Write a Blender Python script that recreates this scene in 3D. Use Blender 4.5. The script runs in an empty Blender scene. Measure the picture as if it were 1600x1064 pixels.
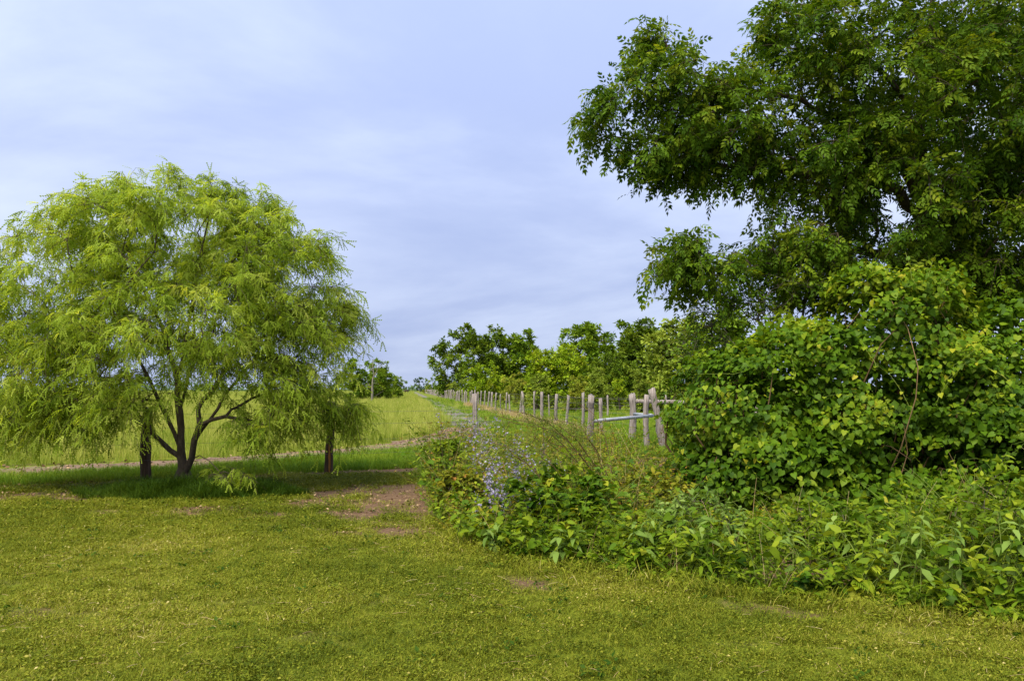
import bpy, math, random
import numpy as np
from mathutils import Vector, Matrix

scene = bpy.context.scene
col = scene.collection
rng = np.random.default_rng(11)
random.seed(11)

# ------------------------------------------------------------------ camera
FPX = 1600 * 28 / 36.0          # focal length in photograph pixels
CH = 1.6                        # eye height
HY = 608                        # horizon row
cam_d = bpy.data.cameras.new('camera')
cam_d.lens = 28
cam_d.sensor_width = 36
cam_d.shift_y = (HY - 532) / 1600.0
cam_d.clip_start = 0.1
cam_d.clip_end = 6000
cam = bpy.data.objects.new('camera', cam_d)
cam.location = (0, 0, CH)
cam.rotation_euler = (math.radians(90), 0, 0)
col.objects.link(cam)
scene.camera = cam

# ------------------------------------------------------------------ light
SUN = Vector((-0.36, -0.52, 0.86)).normalized()
sun_el = math.asin(SUN.z)
sun_az = math.atan2(SUN.x, SUN.y)
world = bpy.data.worlds.new('World')
scene.world = world
world.use_nodes = True
wt = world.node_tree
wt.nodes.clear()
def wn(t, **k):
    n = wt.nodes.new(t)
    for a, b in k.items():
        setattr(n, a, b)
    return n
w_out = wn('ShaderNodeOutputWorld')
sky = wn('ShaderNodeTexSky')
sky.sky_type = 'NISHITA'
sky.sun_disc = False
sky.sun_elevation = sun_el
sky.sun_rotation = sun_az
sky.air_density = 1.0
sky.dust_density = 1.5
bg_sky = wn('ShaderNodeBackground')
bg_sky.inputs['Strength'].default_value = 0.06
wt.links.new(sky.outputs[0], bg_sky.inputs['Color'])
tc = wn('ShaderNodeTexCoord')
sep = wn('ShaderNodeSeparateXYZ')
wt.links.new(tc.outputs['Generated'], sep.inputs[0])
zc = wn('ShaderNodeMath', operation='MAXIMUM'); zc.inputs[1].default_value = 0.0
wt.links.new(sep.outputs['Z'], zc.inputs[0])
za = wn('ShaderNodeMath', operation='ADD'); za.inputs[1].default_value = 0.30
wt.links.new(zc.outputs[0], za.inputs[0])
dx = wn('ShaderNodeMath', operation='DIVIDE'); dy = wn('ShaderNodeMath', operation='DIVIDE')
wt.links.new(sep.outputs['X'], dx.inputs[0]); wt.links.new(za.outputs[0], dx.inputs[1])
wt.links.new(sep.outputs['Y'], dy.inputs[0]); wt.links.new(za.outputs[0], dy.inputs[1])
cmb = wn('ShaderNodeCombineXYZ')
wt.links.new(dx.outputs[0], cmb.inputs[0]); wt.links.new(dy.outputs[0], cmb.inputs[1])
mp = wn('ShaderNodeMapping'); mp.inputs['Location'].default_value = (1.7, 0.55, 0)
mp.inputs['Rotation'].default_value = (0, 0, 0.75)
mp.inputs['Scale'].default_value = (0.7, 0.9, 1)
wt.links.new(cmb.outputs[0], mp.inputs[0])
nz = wn('ShaderNodeTexNoise')
nz.inputs['Scale'].default_value = 1.1; nz.inputs['Detail'].default_value = 9; nz.inputs['Roughness'].default_value = 0.56
nz.inputs['Distortion'].default_value = 0.35
wt.links.new(mp.outputs[0], nz.inputs['Vector'])
cr = wn('ShaderNodeValToRGB')
cr.color_ramp.interpolation = 'EASE'
cr.color_ramp.elements[0].position = 0.34; cr.color_ramp.elements[0].color = (0.268, 0.325, 0.510, 1)
cr.color_ramp.elements[1].position = 0.68; cr.color_ramp.elements[1].color = (0.450, 0.510, 0.655, 1)
wt.links.new(nz.outputs['Fac'], cr.inputs[0])
# an overcast dome is brighter overhead than at the horizon
lum = wn('ShaderNodeMapRange'); lum.inputs['From Min'].default_value = 0.0; lum.inputs['From Max'].default_value = 0.6
lum.inputs['To Min'].default_value = 0.82; lum.inputs['To Max'].default_value = 1.30
wt.links.new(zc.outputs[0], lum.inputs['Value'])
bg_cl = wn('ShaderNodeBackground')
wt.links.new(cr.outputs[0], bg_cl.inputs['Color'])
wt.links.new(lum.outputs[0], bg_cl.inputs['Strength'])
mixs = wn('ShaderNodeMixShader'); mixs.inputs[0].default_value = 0.95
wt.links.new(bg_sky.outputs[0], mixs.inputs[1]); wt.links.new(bg_cl.outputs[0], mixs.inputs[2])
wt.links.new(mixs.outputs[0], w_out.inputs['Surface'])

sun_d = bpy.data.lights.new('sun', 'SUN')
sun_d.energy = 4.3
sun_d.angle = math.radians(38)
sun_d.color = (1.0, 0.94, 0.80)
sun = bpy.data.objects.new('sun', sun_d)
sun.rotation_euler = (-SUN).to_track_quat('-Z', 'Y').to_euler()
sun.location = (-8, -6, 14)
col.objects.link(sun)

scene.view_settings.view_transform = 'Standard'
scene.view_settings.look = 'None'
scene.view_settings.gamma = 1.0
scene.view_settings.use_curve_mapping = False
scene.view_settings.exposure = 0.88
scene.cycles.max_bounces = 5
scene.cycles.transparent_max_bounces = 4
scene.cycles.diffuse_bounces = 3
scene.cycles.transmission_bounces = 3

# ------------------------------------------------------------------ helpers
def at(px, py, d):
    return np.array([(px - 800) / FPX * d, d, CH - (py - HY) / FPX * d])
def gp(px, py):
    d = CH * FPX / (py - HY)
    return np.array([(px - 800) / FPX * d, d, 0.0])
def nrm(v):
    v = np.asarray(v, float)
    return v / np.maximum(np.linalg.norm(v, axis=-1, keepdims=True), 1e-9)
def project(P):
    P = np.atleast_2d(P)
    y = np.maximum(P[:, 1], 0.1)
    return np.stack([800 + P[:, 0] / y * FPX, HY - (P[:, 2] - CH) / y * FPX, y], 1)
def randn3(n):
    return rng.normal(size=(n, 3))

def raw_mesh(name, V, faces, mat=None, smooth=True, attrs=None):
    """faces: list of (M,k) int arrays"""
    me = bpy.data.meshes.new(name)
    V = np.asarray(V, np.float32)
    me.vertices.add(len(V)); me.vertices.foreach_set('co', V.ravel())
    lv, ls, c = [], [], 0
    for f in faces:
        f = np.asarray(f, np.int32)
        if len(f) == 0:
            continue
        k = f.shape[1]
        lv.append(f.ravel()); ls.append(c + np.arange(len(f)) * k); c += len(f) * k
    lv = np.concatenate(lv); ls = np.concatenate(ls)
    me.loops.add(len(lv)); me.loops.foreach_set('vertex_index', lv.astype(np.int32))
    me.polygons.add(len(ls)); me.polygons.foreach_set('loop_start', ls.astype(np.int32))
    if smooth:
        me.polygons.foreach_set('use_smooth', np.ones(len(ls), bool))
    if attrs:
        for k, a in attrs.items():
            at_ = me.attributes.new(k, 'FLOAT', 'POINT')
            at_.data.foreach_set('value', np.asarray(a, np.float32))
    me.update(calc_edges=True)
    if mat:
        me.materials.append(mat)
    return me

def obj(name, me, parent=None, label=None, cat=None, group=None, kind=None, loc=None):
    o = bpy.data.objects.new(name, me)
    col.objects.link(o)
    if parent: o.parent = parent
    if loc is not None: o.location = loc
    if label: o['label'] = label
    if cat: o['category'] = cat
    if group: o['group'] = group
    if kind: o['kind'] = kind
    return o
def thing(name, label, cat, loc=(0, 0, 0), group=None):
    o = obj(name, None, None, label, cat, group, None, loc)
    o.empty_display_size = 0.2
    return o

def place(tpl, P, D, N, S):
    """copy template (V, faces) to every point P with axis D and normal N, size S"""
    V, faces = tpl
    V = np.asarray(V, float)
    y = nrm(D); z = nrm(N - (N * y).sum(1, keepdims=True) * y); x = np.cross(y, z)
    S = np.asarray(S).reshape(-1, 1, 1)
    out = (V[None, :, 0:1] * x[:, None] + V[None, :, 1:2] * y[:, None] + V[None, :, 2:3] * z[:, None]) * S + P[:, None]
    n = len(V)
    off = (np.arange(len(P)) * n)[:, None, None]
    fs = [(np.asarray(f)[None] + off).reshape(-1, np.asarray(f).shape[1]) for f in faces]
    return out.reshape(-1, 3), fs
def merge(parts):
    """parts: list of (V, faces, attr per vertex or None)"""
    Vs, F, A, c = [], {}, [], 0
    for V, fs, a in parts:
        Vs.append(V)
        A.append(np.zeros(len(V)) if a is None else a)
        for f in fs:
            f = np.asarray(f)
            if len(f): F.setdefault(f.shape[1], []).append(f + c)
        c += len(V)
    return np.concatenate(Vs), [np.concatenate(v) for v in F.values()], np.concatenate(A)

def tubes(P, R, k=3):
    """P (M,K,3) polylines, R (M,K) radii -> verts, faces"""
    M, K, _ = P.shape
    T = np.zeros_like(P)
    T[:, 1:-1] = P[:, 2:] - P[:, :-2]; T[:, 0] = P[:, 1] - P[:, 0]; T[:, -1] = P[:, -1] - P[:, -2]
    T = nrm(T)
    ref = np.where(np.abs(T[:, 0:1, 2:3]) > 0.8, np.array([1., 0, 0]), np.array([0., 0, 1]))
    ref = np.broadcast_to(ref, T.shape)
    a = nrm(np.cross(T, ref)); b = np.cross(T, a)
    ang = np.arange(k) / k * 2 * np.pi
    ring = a[:, :, None] * np.cos(ang)[None, None, :, None] + b[:, :, None] * np.sin(ang)[None, None, :, None]
    V = P[:, :, None] + ring * R[:, :, None, None]
    base = (np.arange(M) * K * k)[:, None, None]
    i = np.arange(K - 1)[None, :, None] * k; j = np.arange(k)[None, None, :]; jn = (np.arange(k) + 1) % k
    jn = jn[None, None, :]
    q = np.stack([base + i + j, base + i + jn, base + i + k + jn, base + i + k + j], -1).reshape(-1, 4)
    return V.reshape(-1, 3), [q]

# ------------------------------------------------------------------ materials
def new_mat(name):
    m = bpy.data.materials.new(name); m.use_nodes = True
    nt = m.node_tree; nt.nodes.clear()
    return m, nt
def ramp_node(nt, stops):
    r = nt.nodes.new('ShaderNodeValToRGB')
    e = r.color_ramp.elements
    while len(e) < len(stops): e.new(0.5)
    for i, (p, c) in enumerate(stops):
        e[i].position = p; e[i].color = (*c, 1)
    return r
def leaf_mat(name, stops, trans=0.35, rough=0.5, tboost=(1.5, 1.35, 0.6), spec=0.06, inst=False):
    m, nt = new_mat(name); L = nt.links.new
    out = nt.nodes.new('ShaderNodeOutputMaterial')
    a = nt.nodes.new('ShaderNodeAttribute'); a.attribute_name = 'rnd'
    fac = a.outputs['Fac']
    if inst:
        oi = nt.nodes.new('ShaderNodeObjectInfo')
        g = nt.nodes.new('ShaderNodeNewGeometry')
        n = nt.nodes.new('ShaderNodeTexNoise'); n.inputs['Scale'].default_value = 0.45; n.inputs['Detail'].default_value = 3
        L(g.outputs['Position'], n.inputs['Vector'])
        m1 = nt.nodes.new('ShaderNodeMath'); m1.operation = 'MULTIPLY_ADD'; m1.inputs[1].default_value = 0.3; L(oi.outputs['Random'], m1.inputs[0]); L(fac, m1.inputs[2])
        m2 = nt.nodes.new('ShaderNodeMath'); m2.operation = 'MULTIPLY_ADD'; m2.inputs[1].default_value = 1.5; L(n.outputs['Fac'], m2.inputs[0]); L(m1.outputs[0], m2.inputs[2])
        m3 = nt.nodes.new('ShaderNodeMath'); m3.operation = 'SUBTRACT'; m3.inputs[1].default_value = 0.92; L(m2.outputs[0], m3.inputs[0])
        fac = m3.outputs[0]
    r = ramp_node(nt, stops)
    L(fac, r.inputs[0])
    p = nt.nodes.new('ShaderNodeBsdfPrincipled')
    p.inputs['Roughness'].default_value = rough
    p.inputs['Specular IOR Level'].default_value = spec
    L(r.outputs[0], p.inputs['Base Color'])
    if trans > 0:
        t = nt.nodes.new('ShaderNodeBsdfTranslucent')
        mm = nt.nodes.new('ShaderNodeMix'); mm.data_type = 'RGBA'; mm.blend_type = 'MULTIPLY'; mm.inputs[0].default_value = 1
        L(r.outputs[0], mm.inputs[6]); mm.inputs[7].default_value = (*tboost, 1)
        L(mm.outputs[2], t.inputs['Color'])
        ms = nt.nodes.new('ShaderNodeMixShader'); ms.inputs[0].default_value = trans
        L(p.outputs[0], ms.inputs[1]); L(t.outputs[0], ms.inputs[2]); L(ms.outputs[0], out.inputs[0])
    else:
        L(p.outputs[0], out.inputs[0])
    return m
def wood_mat(name, stops, scale=(14, 14, 1.6), bump=0.5, rough=0.9, coord='Object'):
    m, nt = new_mat(name); L = nt.links.new
    out = nt.nodes.new('ShaderNodeOutputMaterial')
    tcn = nt.nodes.new('ShaderNodeTexCoord')
    mpn = nt.nodes.new('ShaderNodeMapping'); mpn.inputs['Scale'].default_value = scale
    L(tcn.outputs[coord], mpn.inputs[0])
    n = nt.nodes.new('ShaderNodeTexNoise'); n.inputs['Scale'].default_value = 2.0; n.inputs['Detail'].default_value = 8; n.inputs['Roughness'].default_value = 0.65
    L(mpn.outputs[0], n.inputs['Vector'])
    r = ramp_node(nt, stops); L(n.outputs['Fac'], r.inputs[0])
    p = nt.nodes.new('ShaderNodeBsdfPrincipled'); p.inputs['Roughness'].default_value = rough
    p.inputs['Specular IOR Level'].default_value = 0.15
    L(r.outputs[0], p.inputs['Base Color'])
    b = nt.nodes.new('ShaderNodeBump'); b.inputs['Strength'].default_value = bump; b.inputs['Distance'].default_value = 0.02
    L(n.outputs['Fac'], b.inputs['Height']); L(b.outputs[0], p.inputs['Normal'])
    L(p.outputs[0], out.inputs[0])
    return m

M = {}
M['mesquite'] = leaf_mat('mesquite leaf', [(0.0, (0.10, 0.165, 0.01)), (0.45, (0.26, 0.355, 0.032)), (1.0, (0.45, 0.50, 0.085))], 0.52, 0.6)
M['pecan'] = leaf_mat('compound leaf', [(0.0, (0.028, 0.068, 0.004)), (0.5, (0.085, 0.150, 0.008)), (1.0, (0.24, 0.28, 0.018))], 0.36, 0.5)
M['vine'] = leaf_mat('vine leaf', [(0.0, (0.024, 0.064, 0.003)), (0.5, (0.084, 0.158, 0.006)), (0.85, (0.21, 0.265, 0.012)), (1.0, (0.36, 0.32, 0.025))], 0.34, 0.5, spec=0.10)
M['weed_green'] = leaf_mat('weed leaf', [(0.0, (0.040, 0.085, 0.004)), (0.5, (0.115, 0.18, 0.008)), (1.0, (0.26, 0.31, 0.02))], 0.34, 0.55)
M['weed_olive'] = leaf_mat('olive weed leaf', [(0.0, (0.065, 0.09, 0.006)), (0.5, (0.165, 0.18, 0.012)), (0.85, (0.27, 0.23, 0.02)), (1.0, (0.25, 0.115, 0.025))], 0.3, 0.6)
M['weed_grey'] = leaf_mat('grey green leaf', [(0.0, (0.075, 0.135, 0.022)), (0.5, (0.135, 0.21, 0.036)), (1.0, (0.23, 0.31, 0.07))], 0.3, 0.6)
M['dry'] = leaf_mat('dry stalk', [(0.0, (0.16, 0.09, 0.04)), (0.5, (0.33, 0.23, 0.10)), (1.0, (0.50, 0.40, 0.21))], 0.0, 0.8)
M['violet'] = leaf_mat('violet flower', [(0.0, (0.2, 0.17, 0.31)), (0.5, (0.31, 0.27, 0.40)), (1.0, (0.48, 0.44, 0.57))], 0.3, 0.7, (1, 1, 1))
M['lawn'] = leaf_mat('lawn blade', [(0.0, (0.055, 0.080, 0.006)), (0.3, (0.128, 0.155, 0.010)), (0.65, (0.215, 0.222, 0.020)), (0.9, (0.33, 0.285, 0.06)), (1.0, (0.47, 0.39, 0.16))], 0.25, 0.6, inst=True)
M['field'] = leaf_mat('field grass', [(0.0, (0.11, 0.175, 0.018)), (0.5, (0.235, 0.29, 0.035)), (1.0, (0.42, 0.40, 0.11))], 0.3, 0.6, inst=True)
M['verge'] = leaf_mat('verge grass', [(0.0, (0.06, 0.13, 0.010)), (0.5, (0.15, 0.24, 0.015)), (1.0, (0.32, 0.35, 0.05))], 0.3, 0.6, inst=True)
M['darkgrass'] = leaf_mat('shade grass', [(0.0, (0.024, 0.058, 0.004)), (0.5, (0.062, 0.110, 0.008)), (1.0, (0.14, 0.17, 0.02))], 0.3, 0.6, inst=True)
M['litter'] = leaf_mat('leaf litter', [(0.0, (0.07, 0.036, 0.018)), (0.5, (0.18, 0.105, 0.055)), (1.0, (0.36, 0.25, 0.14))], 0.0, 0.85)
M['bark_dark'] = wood_mat('dark bark', [(0.25, (0.030, 0.021, 0.014)), (0.55, (0.085, 0.063, 0.042)), (0.8, (0.19, 0.16, 0.115))], (9, 9, 4))
M['bark_grey'] = wood_mat('grey bark', [(0.25, (0.045, 0.035, 0.026)), (0.6, (0.13, 0.105, 0.08)), (0.85, (0.26, 0.23, 0.19))], (9, 9, 3))
M['bark_dead'] = wood_mat('bare grey wood', [(0.2, (0.10, 0.085, 0.065)), (0.8, (0.24, 0.21, 0.175))], (3, 3, 1))
M['post_dark'] = wood_mat('weathered dark cedar', [(0.30, (0.022, 0.013, 0.009)), (0.55, (0.085, 0.052, 0.034)), (0.78, (0.20, 0.14, 0.09))], (22, 22, 1.3), 0.8)
M['heartwood'] = wood_mat('exposed orange heartwood', [(0.3, (0.16, 0.06, 0.018)), (0.7, (0.42, 0.20, 0.055))], (22, 22, 1.3), 0.6)
M['post_grey'] = wood_mat('weathered grey cedar', [(0.28, (0.050, 0.040, 0.034)), (0.48, (0.205, 0.172, 0.155)), (0.78, (0.44, 0.395, 0.37))], (26, 26, 1.1), 1.0)
M['stem_green'] = leaf_mat('green stem', [(0.0, (0.05, 0.09, 0.015)), (1.0, (0.17, 0.21, 0.04))], 0.0, 0.6)
M['stem_brown'] = leaf_mat('brown stem', [(0.0, (0.045, 0.028, 0.015)), (1.0, (0.19, 0.12, 0.06))], 0.0, 0.8)

def plain(name, color, rough=0.6, metal=0.0):
    m, nt = new_mat(name)
    out = nt.nodes.new('ShaderNodeOutputMaterial')
    p = nt.nodes.new('ShaderNodeBsdfPrincipled')
    n = nt.nodes.new('ShaderNodeTexNoise'); n.inputs['Scale'].default_value = 9; n.inputs['Detail'].default_value = 5
    tcn = nt.nodes.new('ShaderNodeTexCoord'); nt.links.new(tcn.outputs['Object'], n.inputs['Vector'])
    c = np.array(color)
    r = ramp_node(nt, [(0.3, tuple(c * 0.72)), (0.7, tuple(np.minimum(c * 1.2, 1)))])
    nt.links.new(n.outputs['Fac'], r.inputs[0]); nt.links.new(r.outputs[0], p.inputs['Base Color'])
    p.inputs['Roughness'].default_value = rough; p.inputs['Metallic'].default_value = metal
    nt.links.new(p.outputs[0], out.inputs[0])
    return m
M['galv'] = plain('galvanised steel', (0.33, 0.35, 0.38), 0.55, 0.3)
M['wire'] = plain('dull wire', (0.16, 0.145, 0.13), 0.7, 0.4)
M['hide'] = plain('dark brown hide', (0.022, 0.012, 0.008), 0.8)

# ------------------------------------------------------------------ layout of the ground
FX0, FY0 = gp(228, 753)[:2]; FX1, FY1 = gp(515, 740)[:2]
fdir = np.array([FX1 - FX0, FY1 - FY0]); fstep = np.linalg.norm(fdir); fdir = fdir / fstep
def fence_y(x):            # the near fence line
    return FY0 + (x - FX0) * fdir[1] / fdir[0]
LANE = lambda d: -0.1286 * d + 2.85
FARF = lambda d: -0.1286 * d + 6.43
track_pts = np.array([(-17, 12.2), (-13.2, 13.5), (-9.84, 15.2), (-6.9, 17.1), (-5.2, 19.0), (-3.4, 21.2), (-2.3, 24.6), (-1.75, 29), (-1.85, 34)], float)
track_w = np.array([1.25, 1.2, 1.1, 1.0, 0.95, 1.0, 1.1, 1.0, 0.8])
bank_edge = np.array([(-1.75, 14.2), (-1.35, 12.6), (-1.05, 11.0), (-0.95, 9.6), (-0.55, 8.4), (0.05, 7.35), (1.05, 6.75), (2.3, 5.9), (3.4, 5.5), (5.2, 5.1), (8, 4.9)])
def bank_front_y(x):       # front (camera side) edge of the weed bank
    return np.interp(x, bank_edge[:, 0], bank_edge[:, 1])
def bank_depth(x, y):      # > 0 inside the bank
    return np.where(x < bank_edge[0, 0], -1.0, y - bank_front_y(x))
def vnoise(x, y, s=1.0, seed=0):
    r = np.random.default_rng(seed); v = 0
    for k in range(9):
        a = r.uniform(0, 2 * np.pi); f = r.uniform(0.5, 2.6) / s; ph = r.uniform(0, 6.28)
        v = v + np.sin((x * np.cos(a) + y * np.sin(a)) * f * 2.2 + ph) / (0.6 + f * s * 0.6)
    return v / 3.2
spots = []
for px, py, rx, ry, st in [(625, 785, 0.75, 1.2, 1.0), (668, 798, 0.32, 1.0, 1.0), (645, 762, 0.55, 0.7, 0.95), (540, 770, 0.8, 0.35, 0.85), (575, 778, 1.35, 1.5, 0.74), (480, 790, 0.9, 0.5, 0.45), (635, 831, 0.45, 0.25, 0.75), (540, 835, 0.35, 0.16, 0.55), (330, 800, 1.3, 0.5, 0.6),
                           (855, 907, 0.38, 0.20, 0.42), (950, 910, 0.25, 0.12, 0.5), (1120, 945, 0.34, 0.16, 0.40), (1170, 1005, 0.22, 0.14, 0.38), (1240, 965, 0.2, 0.12, 0.36), (1390, 985, 0.2, 0.1, 0.6),
                           (90, 775, 1.6, 0.5, 0.75), (60, 960, 0.3, 0.15, 0.3), (300, 880, 0.3, 0.12, 0.3), (440, 862, 0.5, 0.2, 0.35), (1190, 950, 0.2, 0.1, 0.36), (780, 1000, 0.3, 0.1, 0.3)]:
    c = gp(px, py); spots.append((c[0], c[1], rx, ry, st))
def bare(x, y):
    v = np.zeros_like(x)
    for cx, cy, rx, ry, st in spots:
        v = np.maximum(v, st * np.exp(-((((x - cx) / rx) ** 2 + ((y - cy) / ry) ** 2) / 1.7) ** 1.5))
    # strip kept clear under the fence
    s = y - fence_y(x)
    v = np.maximum(v, 0.8 * np.exp(-((s - 0.05) / 0.42) ** 2) * (x < -0.5))
    return np.clip(v + 0.22 * vnoise(x, y, 0.35, 3) * (v > 0.08) + 0.20 * vnoise(x, y, 0.7, 5) + 0.14 * vnoise(x, y, 0.22, 6), 0, 1)

def soil_ground_mat():
    m, nt = new_mat('turf and soil'); L = nt.links.new
    out = nt.nodes.new('ShaderNodeOutputMaterial')
    g = nt.nodes.new('ShaderNodeNewGeometry')
    def noise(s, d=6, r=0.6):
        n = nt.nodes.new('ShaderNodeTexNoise'); n.inputs['Scale'].default_value = s; n.inputs['Detail'].default_value = d; n.inputs['Roughness'].default_value = r
        L(g.outputs['Position'], n.inputs['Vector']); return n
    n1 = noise(26, 8, 0.7); n2 = noise(0.5, 5); n3 = noise(7, 6)
    soil = ramp_node(nt, [(0.25, (0.050, 0.029, 0.016)), (0.55, (0.145, 0.088, 0.050)), (0.85, (0.29, 0.19, 0.115))]); L(n1.outputs['Fac'], soil.inputs[0])
    turf = ramp_node(nt, [(0.30, (0.060, 0.078, 0.006)), (0.55, (0.13, 0.155, 0.010)), (0.8, (0.22, 0.225, 0.025))])
    mx0 = nt.nodes.new('ShaderNodeMath'); mx0.operation = 'MULTIPLY_ADD'; mx0.inputs[1].default_value = 0.5; L(n2.outputs['Fac'], mx0.inputs[0])
    h0 = nt.nodes.new('ShaderNodeMath'); h0.operation = 'MULTIPLY'; h0.inputs[1].default_value = 0.5; L(n3.outputs['Fac'], h0.inputs[0]); L(h0.outputs[0], mx0.inputs[2])
    L(mx0.outputs[0], turf.inputs[0])
    a = nt.nodes.new('ShaderNodeAttribute'); a.attribute_name = 'bare'
    ad = nt.nodes.new('ShaderNodeMath'); ad.operation = 'MULTIPLY_ADD'; ad.inputs[1].default_value = 0.5; L(n3.outputs['Fac'], ad.inputs[0]); L(a.outputs['Fac'], ad.inputs[2])
    mr = nt.nodes.new('ShaderNodeMapRange'); mr.inputs['From Min'].default_value = 0.40; mr.inputs['From Max'].default_value = 0.85; L(ad.outputs[0], mr.inputs['Value'])
    mix = nt.nodes.new('ShaderNodeMix'); mix.data_type = 'RGBA'
    L(mr.outputs[0], mix.inputs[0]); L(turf.outputs[0], mix.inputs[6]); L(soil.outputs[0], mix.inputs[7])
    p = nt.nodes.new('ShaderNodeBsdfPrincipled'); p.inputs['Roughness'].default_value = 0.95; p.inputs['Specular IOR Level'].default_value = 0.1
    L(mix.outputs[2], p.inputs['Base Color'])
    b = nt.nodes.new('ShaderNodeBump'); b.inputs['Strength'].default_value = 0.9; b.inputs['Distance'].default_value = 0.03
    L(n1.outputs['Fac'], b.inputs['Height']); L(b.outputs[0], p.inputs['Normal'])
    L(p.outputs[0], out.inputs[0])
    return m
def stones_mat(name, stops, s1, s2, green=0.35):
    m, nt = new_mat(name); L = nt.links.new
    out = nt.nodes.new('ShaderNodeOutputMaterial'); g = nt.nodes.new('ShaderNodeNewGeometry')
    v = nt.nodes.new('ShaderNodeTexNoise'); v.inputs['Scale'].default_value = s1; v.inputs['Detail'].default_value = 8; v.inputs['Roughness'].default_value = 0.7
    L(g.outputs['Position'], v.inputs['Vector'])
    n = nt.nodes.new('ShaderNodeTexNoise'); n.inputs['Scale'].default_value = s2; n.inputs['Detail'].default_value = 5
    L(g.outputs['Position'], n.inputs['Vector'])
    r = ramp_node(nt, stops); L(v.outputs['Fac'], r.inputs[0])
    gr = nt.nodes.new('ShaderNodeMapRange'); gr.inputs['From Min'].default_value = 0.52; gr.inputs['From Max'].default_value = 0.62; gr.inputs['To Max'].default_value = green
    L(n.outputs['Fac'], gr.inputs['Value'])
    mix = nt.nodes.new('ShaderNodeMix'); mix.data_type = 'RGBA'; mix.inputs[7].default_value = (0.15, 0.19, 0.03, 1)
    L(gr.outputs[0], mix.inputs[0]); L(r.outputs[0], mix.inputs[6])
    p = nt.nodes.new('ShaderNodeBsdfPrincipled'); p.inputs['Roughness'].default_value = 0.9; p.inputs['Specular IOR Level'].default_value = 0.15
    L(mix.outputs[2], p.inputs['Base Color'])
    b = nt.nodes.new('ShaderNodeBump'); b.inputs['Strength'].default_value = 1; b.inputs['Distance'].default_value = 0.04
    L(v.outputs['Fac'], b.inputs['Height']); L(b.outputs[0], p.inputs['Normal']); L(p.outputs[0], out.inputs[0])
    return m

gx = np.unique(np.concatenate([-np.geomspace(14, 2500, 24), np.arange(-14, 6.01, 0.2), np.geomspace(6, 2500, 26)]))
gy = np.unique(np.concatenate([[-40, -10, 0], np.arange(3, 19.01, 0.2), np.geomspace(19, 3500, 34)]))
X, Y = np.meshgrid(gx, gy)
Vg = np.stack([X.ravel(), Y.ravel(), np.zeros(X.size)], 1)
nx, ny = len(gx), len(gy)
ii, jj = np.meshgrid(np.arange(nx - 1), np.arange(ny - 1))
a0 = (jj * nx + ii).ravel()
q = np.stack([a0, a0 + 1, a0 + nx + 1, a0 + nx], 1)
inb = (Vg[:, 1] < 19) & (Vg[:, 1] > 2.9) & (Vg[:, 0] > -14.1) & (Vg[:, 0] < 6.1)
ba = np.where(inb, bare(Vg[:, 0], Vg[:, 1]), 0.1)
ba = np.where((bank_depth(Vg[:, 0], Vg[:, 1]) > 0.25) & inb, 0.75, ba)
obj('ground', raw_mesh('ground', Vg, [q], soil_ground_mat(), attrs={'bare': ba}), kind='structure')

def strip(name, c, w, z, mat, sub=14, wob=0.12, seed=1):
    t = np.linspace(0, len(c) - 1, (len(c) - 1) * sub + 1)
    cx = np.interp(t, np.arange(len(c)), c[:, 0]); cy = np.interp(t, np.arange(len(c)), c[:, 1]); ww = np.interp(t, np.arange(len(c)), w)
    k = np.ones(sub) / sub
    def sm(a):
        p = np.pad(a, sub // 2, mode='edge'); return np.convolve(p, k, 'same')[sub // 2: sub // 2 + len(a)]
    cx, cy = sm(cx), sm(cy)
    T = nrm(np.stack([np.gradient(cx), np.gradient(cy)], 1)); Nn = np.stack([-T[:, 1], T[:, 0]], 1)
    r = np.random.default_rng(seed)
    l = ww + r.normal(0, wob, len(t)); rr = ww + r.normal(0, wob, len(t))
    A = np.stack([cx, cy], 1) + Nn * l[:, None]; B = np.stack([cx, cy], 1) - Nn * rr[:, None]
    V = np.concatenate([np.c_[A, np.full(len(A), z)], np.c_[B, np.full(len(B), z)]])
    n = len(A); i = np.arange(n - 1)
    return obj(name, raw_mesh(name, V, [np.stack([i + n, i + n + 1, i + 1, i], 1)], mat), kind='structure')
M['dirt'] = stones_mat('trampled dirt and litter', [(0.3, (0.085, 0.050, 0.032)), (0.55, (0.19, 0.125, 0.085)), (0.8, (0.31, 0.225, 0.16))], 11, 0.9, 0.7)
M['gravel'] = stones_mat('grey gravel', [(0.3, (0.08, 0.068, 0.056)), (0.55, (0.15, 0.13, 0.115)), (0.8, (0.23, 0.205, 0.185))], 9, 0.45, 0.85)
strip('dirt_track', track_pts, track_w, 0.004, M['dirt'], seed=4)
ld = np.array([33, 38, 44, 52, 62, 75, 95, 120, 160, 220, 320, 450.])
strip('gravel_lane', np.stack([LANE(ld) + np.array([0.1, 0, 0, 0, 0, 0, 0, 0, 0, 0, 0, 0]), ld], 1), np.array([0.8, 1.0, 0.95, 0.9, 0.85, 0.8, 0.8, .8, .8, .8, .8, .8]), 0.008, M['gravel'], wob=0.16, seed=5)

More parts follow.
